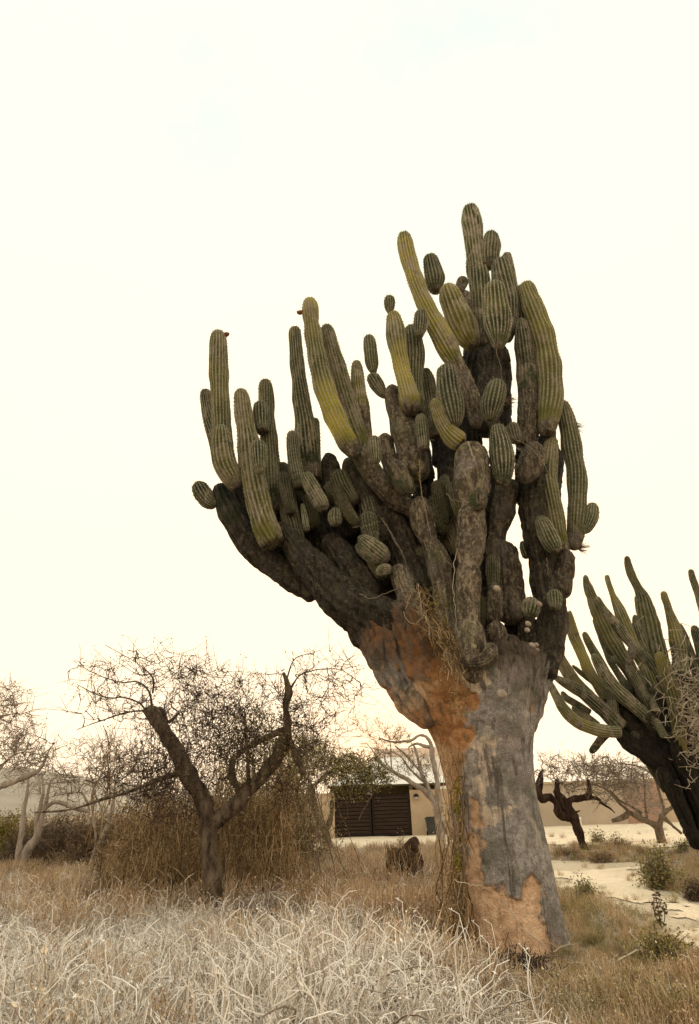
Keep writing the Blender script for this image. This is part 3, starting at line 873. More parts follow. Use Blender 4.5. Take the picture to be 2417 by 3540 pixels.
# the crowded inner limbs that carry the columns, interior shade painted in by tone
for crop, pts, dy, dy1 in (
        ('A', [(395, 1480, 110), (400, 1560, 170), (430, 1700, 200), (500, 1900, 230), (620, 2120, 220)], 0.15, 0.2),
        ('A', [(560, 1560, 120), (590, 1750, 190), (660, 1950, 220), (760, 2150, 230)], 0.25, 0.2),
        ('A', [(690, 1500, 110), (710, 1650, 150), (760, 1880, 190), (870, 2120, 220), (1000, 2330, 240)], 0.45, 0.3),
        ('A', [(830, 1480, 130), (860, 1650, 180), (920, 1880, 210), (1040, 2140, 230), (1190, 2400, 250)], 0.55, 0.3),
        ('A', [(980, 1440, 150), (1000, 1600, 190), (1050, 1820, 210), (1160, 2080, 230), (1330, 2400, 250)], 0.60, 0.3),
        ('A', [(1080, 1420, 130), (1120, 1560, 170), (1190, 1800, 200), (1290, 2050, 220), (1420, 2350, 250)], 0.70, 0.3),
        ('A', [(1240, 1500, 140), (1290, 1650, 190), (1370, 1850, 210), (1480, 2100, 230), (1600, 2400, 260)], 0.45, 0.2),
        ('C', [(30, 330, 130), (70, 480, 180), (150, 700, 210), (260, 950, 230), (400, 1250, 260)], 0.60, 0.2),
        ('C', [(150, 420, 130), (190, 560, 180), (270, 780, 200), (360, 1000, 220), (470, 1300, 250)], 0.55, 0.2),
        ('C', [(300, 440, 120), (320, 600, 170), (380, 850, 190), (450, 1100, 210), (540, 1380, 250)], 0.50, 0.15),
        ('C', [(420, 300, 120), (430, 450, 150), (460, 700, 170), (500, 950, 190), (570, 1350, 230)], 0.45, 0.15),
        ('C', [(620, 120, 110), (625, 300, 140), (630, 600, 150), (635, 900, 160), (650, 1350, 220)], 0.50, 0.1),
        ('C', [(860, 250, 120), (850, 450, 150), (830, 700, 150), (810, 950, 160), (800, 1350, 220)], 0.45, 0.1),
        ('C', [(980, 760, 80), (975, 850, 110), (985, 1000, 130), (1000, 1150, 150), (1010, 1400, 200)], 0.35, 0.1),
        ('C', [(1210, 60, 110), (1225, 250, 150), (1210, 450, 170), (1225, 700, 180), (1240, 950, 170), (1230, 1200, 170), (1180, 1450, 220)], 0.40, 0.1),
        ('C', [(1080, 420, 110), (1100, 520, 130), (1115, 650, 120), (1150, 850, 120), (1190, 1050, 130)], 0.45, 0.2),
        ('B', [(800, 960, 110), (790, 1080, 150), (770, 1250, 170), (760, 1450, 180), (760, 1750, 200)], 0.45, 0.3),
        ('B', [(690, 1150, 100), (690, 1300, 150), (700, 1500, 170), (700, 1800, 190)], 0.50, 0.4),
        ('B', [(1000, 1060, 70), (1000, 1180, 90), (990, 1350, 110), (980, 1550, 140), (960, 1800, 160)], 0.40, 0.3),
        ('B', [(560, 1500, 70), (580, 1620, 120), (600, 1800, 150), (620, 1980, 160)], 0.35, 0.2),
        ('B', [(1310, 1560, 90), (1290, 1680, 120), (1250, 1850, 150), (1230, 2050, 160)], 0.10, 0.1),
        ('B', [(1150, 1560, 110), (1150, 1700, 150), (1150, 1900, 170), (1140, 2100, 180)], 0.20, 0.1),
        ('B', [(380, 1480, 90), (390, 1600, 130), (420, 1780, 150), (460, 1950, 160)], 0.15, 0.1),
        ('B', [(440, 1330, 70), (465, 1420, 60), (505, 1560, 70), (540, 1720, 90), (560, 1850, 110)], 0.40, 0.3)):
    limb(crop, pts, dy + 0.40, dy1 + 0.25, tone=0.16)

rq = np.random.default_rng(14)
for cx0, cx1, cy0, cy1, n_, lean in ((40, 640, 330, 900, 15, 0.35), (1120, 1270, 150, 800, 6, -0.05), (-560, 0, 220, 480, 7, 0.5), (760, 900, 560, 1150, 4, 0.0), (380, 640, 900, 1250, 5, 0.25)):
    for _ in range(n_):       # small columns in the heart of the crown, its shade painted into their tone
        x, y = rq.uniform(cx0, cx1), rq.uniform(cy0, cy1); w = rq.uniform(70, 115); L_ = rq.uniform(150, 300); l_ = lean * rq.uniform(.4, 1.3)
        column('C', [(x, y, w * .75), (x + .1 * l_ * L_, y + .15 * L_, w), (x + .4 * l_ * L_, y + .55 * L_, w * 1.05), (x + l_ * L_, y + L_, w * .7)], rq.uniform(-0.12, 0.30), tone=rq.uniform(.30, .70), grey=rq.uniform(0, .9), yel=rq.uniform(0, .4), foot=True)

# left-hand columns
column('A', [(265, 325, 110), (262, 400, 130), (265, 600, 150), (272, 800, 148), (285, 1000, 150), (295, 1200, 150), (330, 1450, 150)], 0.15, 0.2, yel=0.15)
column('A', [(285, 1058, 100), (285, 1120, 140), (295, 1260, 170), (320, 1390, 185), (375, 1490, 160), (420, 1560, 110)], -0.25, -0.1, yel=0.2)
column('A', [(160, 788, 70), (165, 850, 95), (190, 1000, 110), (235, 1150, 120), (270, 1300, 120)], 0.35, 0.3, grey=0.8)
bud('A', [(98, 1508, 90), (115, 1560, 130), (150, 1620, 140), (195, 1675, 115), (240, 1700, 60)], 0.1, ribs=15)
column('A', [(440, 783, 85), (443, 850, 120), (455, 960, 140), (480, 1110, 155), (505, 1260, 190), (525, 1420, 195), (555, 1580, 195), (595, 1740, 200), (640, 1880, 215), (700, 2000, 190)], -0.1, -0.15, yel=0.35, grey=0.6, wood_base=(0.85, 1.1))
bud('A', [(570, 1185, 90), (573, 1240, 125), (578, 1320, 130), (582, 1400, 105), (588, 1450, 50)], -0.45, ribs=16, spines=1.5)
column('A', [(632, 710, 90), (632, 780, 115), (636, 880, 116), (642, 1010, 125), (656, 1160, 132), (672, 1320, 140), (685, 1560, 145), (700, 1750, 150)], 0.2, 0.15, yel=0.1)
column('A', [(592, 878, 90), (595, 940, 120), (602, 1030, 125), (610, 1120, 100)], 0.0, ribs=15)
column('A', [(765, 1358, 55), (765, 1420, 64), (768, 1550, 72), (790, 1780, 85)], 0.4)
column('A', [(860, 296, 80), (863, 370, 100), (871, 500, 110), (886, 650, 116), (905, 800, 126), (925, 950, 146), (943, 1060, 160), (955, 1200, 190), (970, 1330, 190), (985, 1500, 170)], 0.2, 0.3, grey=0.6)
column('A', [(1020, 1012, 55), (1022, 1070, 70), (1015, 1180, 90), (1010, 1330, 110), (1010, 1500, 120)], 0.3)
column('A', [(838, 1112, 70), (842, 1180, 95), (850, 1280, 100), (868, 1400, 108), (900, 1560, 110)], -0.05, yel=0.0, grey=0.1)
column('A', [(790, 1480, 90), (800, 1580, 125), (820, 1760, 140), (860, 1920, 140), (900, 2050, 140)], 0.1, grey=0.2)
column('A', [(935, 1440, 80), (965, 1500, 115), (1010, 1580, 130), (1060, 1670, 125), (1095, 1735, 80)], -0.1, foot=True, grey=0.4)
column('A', [(918, 1680, 30), (930, 1740, 48), (945, 1830, 55), (955, 1900, 45)], -0.1, ribs=9, grey=0.6, spines=0)
bud('D', [(1030, 125, 60), (1040, 170, 110), (1040, 230, 110), (1050, 270, 60)], -0.05, ribs=14)
# middle columns
column('A', [(980, 75, 95), (978, 140, 122), (982, 210, 130), (990, 275, 118), (1002, 350, 138), (1030, 500, 152), (1072, 700, 166), (1122, 860, 172), (1180, 1000, 172), (1235, 1130, 168), (1290, 1230, 150), (1340, 1310, 90)], -0.2, -0.25, foot=True, yel=1.0, grey=0.5)
column('A', [(1108, 282, 80), (1115, 340, 105), (1145, 440, 122), (1192, 600, 132), (1250, 800, 142), (1310, 1000, 152), (1362, 1160, 160), (1405, 1300, 150)], 0.05, 0.0, yel=0.2, grey=1.0, spines=1.5)
column('A', [(1343, 563, 65), (1347, 630, 90), (1357, 730, 108), (1370, 830, 112), (1386, 960, 126), (1400, 1110, 130), (1415, 1290, 130)], 0.1, 0.05, yel=0.25, grey=1.0, wood_base=(0.4, 0.8))
bud('A', [(1440, 360, 70), (1447, 420, 100), (1456, 500, 107), (1466, 590, 98), (1480, 660, 40)], 0.05, ribs=14)
bud('A', [(1448, 665, 70), (1480, 710, 105), (1515, 765, 112), (1555, 820, 80), (1590, 845, 40)], 0.05, ribs=14)
bud('C', [(98, 50, 60), (103, 95, 85), (108, 150, 88), (112, 225, 50)], -0.45, ribs=14, spines=1.4)
# right-hand columns
bud('B', [(210, 682, 60), (211, 715, 82), (212, 755, 76), (213, 800, 26)], 0.05, ribs=14)
column('B', [(228, 792, 75), (240, 830, 100), (254, 910, 132), (265, 1010, 132), (282, 1110, 116), (302, 1200, 112), (332, 1310, 130), (358, 1410, 140), (375, 1490, 100)], -0.2, -0.2, foot=True, yel=1.0, grey=0.5)
column('B', [(352, 880, 65), (362, 930, 105), (378, 1020, 135), (386, 1110, 132), (385, 1210, 112), (392, 1330, 105), (410, 1500, 110)], 0.0, 0.05, grey=0.2)
bud('B', [(425, 778, 65), (425, 830, 92), (421, 900, 90), (412, 965, 50)], -0.25, ribs=15, spines=1.3)
column('B', [(305, 252, 80), (316, 300, 100), (331, 380, 116), (360, 480, 106), (392, 585, 110), (440, 700, 116), (490, 800, 122), (540, 900, 142), (592, 1000, 152), (642, 1100, 132), (692, 1200, 126), (740, 1300, 122), (780, 1400, 118), (802, 1500, 110), (805, 1580, 70)], 0.0, -0.15, foot=True, yel=0.7, grey=0.9, wood_base=(0.66, 0.78), dens=0.9)
column('B', [(488, 403, 85), (497, 450, 108), (512, 520, 132), (525, 590, 126), (528, 660, 70)], 0.15, foot=True, grey=0.0, yel=0.0)
column('B', [(610, 598, 80), (620, 650, 130), (645, 720, 160), (682, 810, 182), (722, 900, 185), (755, 970, 155), (800, 1045, 80)], 0.05, 0.15, foot=True, yel=0.35, grey=0.6)
limb('B', [(725, 650, 60), (738, 720, 95), (757, 800, 95), (775, 900, 70)], 0.25, wood=0.8, ribs=15)
bud('B', [(718, 552, 50), (710, 585, 80), (700, 630, 62), (705, 665, 36)], 0.2, ribs=14, wood=0.5)
column('B', [(762, 66, 90), (768, 120, 122), (778, 190, 138), (790, 285, 128), (800, 385, 128), (816, 485, 132), (832, 605, 140), (850, 755, 142), (862, 905, 125), (870, 1040, 100)], 0.35, 0.3, grey=1.0, yel=0.1, spines=1.5)
column('B', [(905, 243, 80), (908, 290, 112), (905, 350, 134), (900, 420, 130), (905, 490, 90)], 0.25, foot=True, grey=0.2)
column('B', [(752, 425, 30), (765, 500, 55), (790, 600, 70), (820, 720, 80)], 0.5, grey=0.6)
column('B', [(1012, 388, 55), (1020, 440, 75), (1030, 520, 85), (1045, 620, 90), (1055, 740, 90)], 0.35, grey=0.8)
column('B', [(965, 430, 100), (978, 490, 140), (992, 570, 155), (1014, 660, 152), (1032, 770, 142), (1032, 880, 122), (1008, 990, 80)], 0.05, foot=True, grey=0.6, spines=1.4)
column('B', [(928, 586, 100), (933, 650, 145), (943, 730, 170), (952, 820, 184), (962, 910, 170), (962, 985, 120), (950, 1040, 60)], -0.3, foot=True, grey=0.1, yel=0.15, ribs=18, spines=1.2)
column('B', [(1148, 592, 95), (1160, 650, 120), (1190, 740, 140), (1226, 850, 156), (1264, 970, 166), (1294, 1110, 172), (1312, 1260, 172), (1316, 1400, 164), (1302, 1520, 150), (1285, 1640, 90)], -0.05, -0.1, foot=True, yel=0.35, grey=0.3, depth=0.2)
column('B', [(1112, 832, 55), (1120, 890, 92), (1130, 970, 118), (1143, 1080, 132), (1156, 1220, 142), (1165, 1400, 142), (1162, 1560, 150), (1150, 1720, 140)], -0.1, 0.05, grey=1.0, wood_base=(0.3, 0.9))
column('B', [(1112, 612, 65), (1130, 700, 105), (1160, 830, 130), (1195, 1000, 130), (1222, 1200, 110), (1240, 1420, 110)], 0.1, grey=0.5)
bud('B', [(952, 1255, 95), (942, 1320, 140), (922, 1400, 152), (905, 1470, 135), (898, 1540, 70)], -0.4, ribs=17, spines=1.8, grey=0.1)
bud('B', [(600, 1155, 110), (606, 1220, 150), (614, 1320, 170), (628, 1420, 175), (645, 1510, 150), (662, 1580, 80)], -0.45, ribs=18, spines=1.8, grey=0.1)
column('B', [(515, 1383, 55), (525, 1420, 78), (550, 1490, 95), (592, 1580, 115), (650, 1650, 145), (720, 1700, 130)], -0.55, -0.35, foot=True, yel=0.8, grey=0.4)
column('B', [(950, 1560, 70), (958, 1620, 110), (975, 1700, 155), (985, 1800, 165), (990, 1900, 130), (985, 1980, 80)], -0.5, foot=True, grey=0.1, spines=1.8)
column('B', [(1050, 1550, 60), (1065, 1610, 90), (1085, 1690, 80)], -0.05, foot=True, ribs=14)
column('B', [(425, 1490, 60), (432, 1550, 85), (440, 1640, 90), (450, 1740, 80)], -0.3, foot=True, ribs=15)
column('B', [(450, 1180, 60), (470, 1260, 110), (480, 1340, 100), (500, 1480, 90), (530, 1650, 90)], 0.3)
column('B', [(1400, 1398, 50), (1412, 1450, 85), (1430, 1540, 112), (1450, 1640, 124), (1472, 1770, 130), (1495, 1900, 130), (1500, 2060, 125), (1495, 2200, 128), (1490, 2320, 120), (1470, 2420, 70)], 0.0, 0.0, foot=True, grey=0.2, yel=0.1)
bud('C', [(1492, 476, 60), (1490, 520, 90), (1482, 575, 88), (1455, 640, 60), (1420, 660, 40)], -0.05, ribs=15)
column('C', [(1150, 560, 70), (1180, 620, 105), (1225, 720, 115), (1270, 800, 70)], -0.2, foot=True, grey=0.2)
column('C', [(1235, 60, 80), (1215, 180, 110), (1205, 320, 120), (1235, 480, 120), (1270, 640, 110), (1300, 800, 90)], 0.0, grey=0.3, yel=0.2)
column('C', [(1045, 720, 30), (1055, 770, 50), (1080, 830, 60)], 0.1, foot=True, ribs=9)
column('C', [(1245, 1030, 80), (1250, 1080, 95), (1255, 1160, 70)], -0.25, foot=True, ribs=15)
column('C', [(1110, 1080, 90), (1098, 1140, 115), (1085, 1210, 90)], -0.4, foot=True, ribs=14, grey=0.8, depth=0.25)
column('C', [(760, 380, 70), (762, 450, 120), (765, 525, 90)], -0.6, foot=True, ribs=15, wood=0.3)
column('C', [(550, 300, 60), (545, 420, 90), (560, 600, 100)], 0.1, grey=0.1)
column('C', [(0, 690, 60), (60, 740, 120), (130, 800, 130), (190, 850, 70)], -0.1, foot=True, ribs=17, grey=0.9, depth=0.28)
column('C', [(110, 930, 40), (160, 905, 80), (215, 895, 50)], -0.15, foot=True, ribs=15, grey=0.9, depth=0.28)
column('D', [(1200, 420, 60), (1270, 460, 110), (1350, 520, 110), (1420, 560, 60)], -0.05, foot=True, ribs=16, grey=0.6, depth=0.28)
column('A', [(1180, 1480, 60), (1195, 1560, 90), (1230, 1680, 100), (1250, 1800, 90)], 0.1, ribs=15, grey=0.5)
for c, x, y in (('A', 330, 352), ('A', 893, 182)):          # two dark red fruits near the tips
    ax, ay = (x - 32, y + 8) if x < 500 else (x + 38, y)
    o_ = bud(c, [(x + (18 if x < 500 else -18), y - 8, 14), (x, y, 36), ((x + ax) / 2, (y + ay) / 2, 34), (ax, ay, 16)], 0.15 if x < 500 else -0.2, ribs=0, mat=MAT['fruit'])
    o_.name = 'fruit'
for c, x, y, w in (('C', 1080, 1245, 34), ('C', 1075, 1285, 30), ('C', 1105, 1385, 40), ('C', 1135, 1380, 26), ('C', 1140, 1412, 24), ('C', 470, 1310, 44), ('F', 980, 92, 62), ('C', 760, 1565, 50), ('C', 1150, 1120, 36), ('C', 880, 1020, 40)):
    yy = -0.62 if c == 'F' else (-0.55 if x < 900 else -0.46)
    o_ = bud(c, [(x - w * .45, y - w * .35, w * .6), (x - w * .1, y, w), (x + w * .3, y + w * .3, w * .8), (x + w * .5, y + w * .5, w * .4)], yy, ribs=0, mat=MAT['palebark'])
    o_.name = 'nodule'
build_spines(giant, 0.034)

#@@REST
# ------------------------------------------------------------------ the second cactus
YE = 16.5
eb = at('E', 1200, 2200, YE)[0]
second = empty('branching_cactus', (eb[0], YE, 0), 'dense bristling cactus of many slender leaning columns beside the sandy path', 'cactus')


def E(pts, dy, dy1=None, name='column', **k):
    k.setdefault('seg', 4); k.setdefault('ribs', 14); k.setdefault('ringpitch', 0.09); k.setdefault('lump', 0.04); k.setdefault('tone', random.uniform(0.5, 0.95))
    return add_stem(second, name, 'E', pts, YE + dy, YE + (dy if dy1 is None else dy1), **k)


for pts, dy, dy1, kw in (
        ([(690, 152, 38), (700, 210, 52), (725, 290, 56), (770, 380, 62), (805, 450, 90), (815, 500, 118), (842, 600, 142), (872, 720, 152), (902, 830, 150), (935, 960, 142), (985, 1150, 140), (1040, 1350, 130)], -0.2, 0.2, dict(yel=.15)),
        ([(765, 435, 40), (785, 500, 70), (812, 590, 85), (850, 700, 95), (900, 850, 100)], 0.1, 0.2, dict(grey=.6)),
        ([(545, 290, 28), (552, 330, 38), (572, 390, 40), (592, 445, 44), (612, 490, 66), (645, 570, 82), (692, 680, 92), (742, 800, 94), (802, 920, 94), (862, 1050, 94), (940, 1220, 90)], 0.1, 0.2, dict(yel=.3)),
        ([(388, 290, 32), (393, 330, 46), (408, 380, 66), (432, 445, 74), (462, 522, 92), (512, 642, 112), (572, 762, 122), (642, 872, 122), (702, 965, 112), (782, 1100, 110), (862, 1260, 110)], 0.0, 0.2, dict(yel=.2)),
        ([(472, 447, 34), (490, 490, 48), (535, 565, 62), (612, 652, 72), (682, 742, 72), (742, 815, 70), (830, 930, 70)], -0.2, 0.1, dict(grey=.7)),
        ([(238, 555, 22), (250, 600, 42), (275, 660, 66), (305, 740, 78), (342, 825, 82), (378, 905, 78), (412, 990, 82), (465, 1070, 84), (530, 1165, 84), (620, 1290, 84)], -0.1, 0.2, dict(yel=.75)),
        ([(272, 550, 22), (283, 600, 36), (300, 660, 42), (320, 730, 50)], -0.15, -0.1, dict(yel=.6)),
        ([(380, 705, 34), (395, 750, 50), (420, 800, 58), (455, 860, 66), (500, 940, 66), (560, 1040, 66)], -0.1, 0.1, dict(yel=.5)),
        ([(450, 611, 20), (462, 650, 28), (492, 725, 36), (532, 832, 38), (565, 910, 44), (630, 1015, 52), (720, 1150, 60)], 0.2, 0.2, dict(grey=.9)),
        ([(445, 865, 44), (465, 905, 62), (505, 975, 84), (565, 1065, 94), (645, 1155, 102), (735, 1235, 102), (825, 1315, 94), (920, 1400, 80)], -0.55, -0.2, dict(grey=.8, depth=.24)),
        ([(748, 580, 32), (760, 630, 56), (785, 700, 76), (815, 775, 86), (860, 870, 86), (920, 1000, 86)], 0.0, 0.2, dict(grey=.4)),
        ([(958, 408, 36), (966, 450, 48), (987, 510, 52), (1005, 575, 62), (1032, 655, 84), (1057, 760, 112), (1077, 890, 112), (1085, 1010, 106), (1100, 1200, 106)], -0.1, 0.2, dict(yel=.3)),
        ([(1060, 640, 40), (1085, 700, 62), (1118, 790, 74), (1152, 880, 74), (1185, 965, 74), (1225, 1060, 70), (1270, 1200, 70)], 0.1, 0.2, dict(grey=.5)),
        ([(1158, 248, 36), (1168, 300, 46), (1190, 370, 46), (1215, 450, 48), (1245, 550, 56), (1290, 720, 80), (1320, 950, 90)], 0.0, 0.2, dict(grey=.4)),
        ([(1178, 658, 42), (1195, 710, 64), (1222, 800, 74), (1250, 930, 80), (1270, 1150, 84)], -0.2, 0.1, dict(grey=.4)),
        ([(928, 850, 58), (940, 910, 80), (966, 985, 94), (1005, 1095, 102), (1038, 1215, 102), (1062, 1360, 98), (1078, 1500, 88), (1100, 1650, 80)], -0.75, -0.4, dict(yel=.7, depth=.24)),
        ([(722, 776, 34), (727, 830, 54), (720, 890, 52), (690, 945, 28)], -0.6, None, dict(grey=.9, depth=.28, name='bud', foot=True)),
        ([(690, 945, 36), (715, 985, 62), (760, 1065, 72), (810, 1160, 72), (870, 1280, 66)], -0.45, -0.2, dict(grey=.5)),
        ([(155, 1032, 24), (185, 1048, 48), (235, 1075, 66), (310, 1115, 84), (390, 1165, 94), (460, 1225, 102), (540, 1295, 112), (650, 1400, 112)], -0.4, -0.1, dict(grey=.9, depth=.24)),
        ([(168, 762, 16), (180, 805, 28), (206, 865, 40), (245, 940, 48), (288, 1010, 58), (340, 1085, 64), (430, 1180, 72)], 0.0, 0.2, dict(yel=.4)),
        ([(158, 862, 18), (175, 905, 34), (208, 960, 44), (250, 1025, 50), (320, 1100, 56)], 0.2, 0.2, dict(yel=.3)),
        ([(112, 1050, 26), (135, 1095, 48), (175, 1175, 64), (222, 1255, 76), (280, 1325, 88), (360, 1380, 90), (455, 1415, 88), (550, 1432, 88), (640, 1440, 78)], -0.65, -0.5, dict(grey=.9, depth=.28, yel=.3)),
        ([(292, 950, 14), (318, 972, 26), (360, 1010, 36), (425, 1055, 46), (520, 1115, 52)], 0.2, 0.2, dict(yel=.3)),
        ([(425, 1590, 36), (450, 1560, 54), (485, 1515, 58), (540, 1450, 60), (620, 1400, 50)], -0.2, -0.1, dict(wood=.5, grey=1.)),
        ([(290, 1250, 26), (330, 1290, 44), (400, 1330, 54), (480, 1390, 56)], 0.1, 0.1, dict(grey=.5)),
        ([(215, 1140, 24), (250, 1190, 50), (330, 1240, 56), (420, 1300, 60)], 0.2, 0.2, dict(grey=.5)),
        ([(860, 1170, 34), (880, 1220, 48), (900, 1290, 50)], -0.5, None, dict(grey=.6, foot=True)),
        ([(905, 1340, 34), (930, 1400, 52), (970, 1480, 52)], -0.6, None, dict(grey=.6, foot=True)),
        ([(1195, 1045, 30), (1190, 1080, 46), (1205, 1120, 36)], -0.3, None, dict(name='bud', foot=True)),
        ([(595, 880, 24), (600, 910, 38), (612, 940, 28)], -0.1, None, dict(name='bud', foot=True)),
        ([(575, 1050, 40), (580, 1130, 66), (588, 1260, 80), (600, 1400, 84)], -0.3, -0.1, dict(grey=.3)),
        ([(770, 840, 60), (830, 900, 80), (900, 1010, 90), (970, 1150, 100)], 0.0, 0.2, dict(grey=.6))):
    E(pts, dy, dy1, **kw)
rq = np.random.default_rng(4)
for _ in range(26):         # the crowded inner columns, darkened by tone to paint the core's shade
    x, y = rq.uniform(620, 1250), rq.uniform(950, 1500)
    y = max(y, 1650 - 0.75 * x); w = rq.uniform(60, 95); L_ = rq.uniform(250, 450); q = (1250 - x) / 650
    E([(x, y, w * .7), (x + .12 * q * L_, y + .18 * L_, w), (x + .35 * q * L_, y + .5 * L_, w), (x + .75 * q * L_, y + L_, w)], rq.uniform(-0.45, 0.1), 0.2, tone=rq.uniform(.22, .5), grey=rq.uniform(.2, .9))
for pts, dy, dy1 in (
        ([(600, 1400, 70), (700, 1510, 120), (820, 1590, 140), (940, 1680, 150), (1020, 1810, 150), (1100, 1980, 130), (1180, 2180, 120), (1230, 2290, 130)], -0.1, 0.0),
        ([(520, 1180, 120), (640, 1320, 200), (760, 1450, 240), (900, 1560, 260), (1050, 1700, 260), (1180, 1900, 240), (1260, 2250, 220)], 0.2, 0.1),
        ([(750, 1120, 140), (830, 1280, 220), (920, 1450, 260), (1050, 1620, 260), (1200, 1800, 240), (1290, 2250, 200)], 0.35, 0.1),
        ([(920, 1120, 160), (970, 1280, 230), (1050, 1450, 260), (1150, 1650, 260), (1260, 1900, 220), (1330, 2250, 200)], 0.35, 0.2),
        ([(1090, 1080, 150), (1120, 1250, 220), (1170, 1450, 250), (1250, 1700, 240), (1340, 2250, 220)], 0.3, 0.2),
        ([(1240, 1000, 150), (1250, 1250, 220), (1290, 1500, 240), (1350, 1800, 240), (1400, 2250, 220)], 0.3, 0.2),
        ([(1040, 1480, 80), (1070, 1600, 105), (1130, 1750, 120), (1200, 1900, 130), (1260, 2050, 130), (1300, 2260, 130)], -0.45, -0.3),
        ([(930, 1690, 70), (960, 1760, 110), (1010, 1860, 100), (1060, 1990, 70), (1130, 2130, 62), (1180, 2240, 70)], -0.4, -0.3),
        ([(1050, 1780, 50), (1075, 1900, 62), (1120, 2010, 60), (1170, 2130, 55), (1210, 2240, 60)], -0.5, -0.4)):
    E(pts, dy, dy1, name='limb', wood=1.0, ribs=10, lump=0.12, spines=0, seg=4, foot=True, tone=0.10)  # very low tone paints the backlit core's shade into the bark
build_spines(second, 0.035)


# ------------------------------------------------------------------ trees
def knotty(name, R, mat, parent, sides=14, amp=0.13):
    """a crooked branch from rows x y z r"""
    P, r = R[:, :3].copy(), R[:, 3]
    P += (np.stack([vnoise(P + k * 7.3, 2.2) for k in range(3)], 1)) * np.minimum(r, 0.1)[:, None] * 0.5
    T, U, W = frames(P)
    n = len(P)
    a = np.linspace(0, 2 * math.pi, sides, endpoint=False)
    V = P[:, None, :] + (np.cos(a)[None, :, None] * U[:, None, :] + np.sin(a)[None, :, None] * W[:, None, :]) * r[:, None, None]
    D = (V - P[:, None, :]).reshape(-1, 3); V = V.reshape(-1, 3)
    V = V + D * (amp * (2 * vnoise(V, 4) + 1.6 * vnoise(V * np.array((2.5, 2.5, .8)), 6) + 1.0 * vnoise(V, 17)))[:, None]
    i = np.arange(n - 1)[:, None] * sides; j = np.arange(sides)[None, :]; k = (j + 1) % sides
    F = np.stack([i + j, i + k, i + sides + k, i + sides + j], -1).reshape(-1, 4)
    V = np.vstack([V, P[0], P[-1]])
    q = np.arange(sides)
    t1 = np.stack([np.full(sides, len(V) - 2), (q + 1) % sides, q], 1)
    t2 = np.stack([np.full(sides, len(V) - 1), q + (n - 1) * sides, (q + 1) % sides + (n - 1) * sides], 1)
    return mesh_obj(name, V, [F, np.concatenate([t1, t2])], mat, parent)


def rows_px(crop, pts, Y, n=None):
    rows = []
    for q in pts:
        P, mpp = at(crop, q[0], q[1], Y + (q[3] if len(q) > 3 else 0))
        rows.append((*P, q[2] * mpp / 2))
    L = sum(np.linalg.norm(np.subtract(a[:3], b[:3])) for a, b in zip(rows, rows[1:]))
    return catmull(rows, n or int(np.clip(L / 0.05, 8, 90)))


def tree(name, label, crop, Y, limbs, crown, bark, twig, seed=1, r0=0.016, rmin=0.0045, spur=(0.12, 0.35), spurs=1.0, leaf=None, group=None, cat='tree', straight=0.25):
    """limbs: pixel polylines (first is the trunk, from the ground up); crown: ellipses (cx, cy, rx, ry, count, depth) the twigs fill"""
    rg = np.random.default_rng(seed)
    b = at(crop, limbs[0][0][0], limbs[0][0][1], Y)[0]
    root = empty(name, (b[0], Y, 0), label, cat, group)
    nodes = []
    for k, l in enumerate(limbs):
        R = rows_px(crop, l, Y)
        if k == 0:
            R[0, 2] = min(R[0, 2], -0.1)
        knotty('trunk' if k == 0 else 'branch', R, bark, root)
        if k == 0: R = R[len(R) // 2:]
        nodes.append(R)
    N = np.concatenate(nodes)[:, :3]
    st = Strands()
    tg = []
    for (cx, cy, rx, ry, n, dep) in crown:
        u = rg.normal(size=(n, 3)); u /= np.linalg.norm(u, axis=1)[:, None]; u *= rg.random(n)[:, None] ** 0.45
        for v in u:
            tg.append(at(crop, cx + v[0] * rx, cy + v[1] * ry, Y + v[2] * dep)[0])
    tg = np.array(tg)
    lv = np.zeros(len(N))
    order = np.argsort([np.min(np.linalg.norm(N - t, axis=1)) for t in tg])
    ends = []
    for q in order:
        t = tg[q]
        d = np.linalg.norm(N - t, axis=1) * (1 + 0.05 * lv)
        k = int(np.argmin(d))
        a = N[k]; L = np.linalg.norm(t - a)
        if L < 0.05: continue
        m = max(4, int(L / 0.12))
        s = np.linspace(0, 1, m)[:, None]
        side = rg.normal(size=3); side -= side.dot(t - a) / L ** 2 * (t - a)
        arch = np.array((0, 0, 1.0)) * rg.uniform(-0.1, 0.35) + side / (np.linalg.norm(side) + 1e-9) * straight
        P = a + (t - a) * s + arch * L * (s * (1 - s)) * 1.2
        P[1:-1] += rg.normal(scale=0.018 + 0.012 * L, size=(m - 2, 3))
        rr = max(r0 * 0.72 ** lv[k] * min(1.0, 0.5 + L), rmin * 1.2)
        tone = rg.random()
        st.add(P, np.linspace(rr, rmin, m), tone)
        N = np.vstack([N, P[1:]]); lv = np.append(lv, np.full(m - 1, lv[k] + 1))
        ends.append(P)
        for w in range(rg.poisson(spurs * m * 0.45)):
            c = P[rg.integers(1, m)]
            d_ = rg.normal(size=3) + (t - a) / L * 0.8 + np.array((0, 0, 0.25)); d_ /= np.linalg.norm(d_)
            ln = rg.uniform(*spur)
            mid = c + d_ * ln * 0.5 + rg.normal(scale=0.02, size=3)
            tip = c + d_ * ln + rg.normal(scale=0.04, size=3)
            st.add([c, mid, tip], [rmin, rmin * 0.9, rmin * 0.6], rg.random())
            ends.append(np.array([mid, tip]))
    cr = st.build('crown', twig, root)
    if leaf:
        mat, n, size = leaf
        A = np.concatenate(ends)
        P = A[rg.integers(0, len(A), n)] + rg.normal(scale=size * 0.8, size=(n, 3))
        leaves('foliage', P, size, mat, root, rng=rg)
    return root


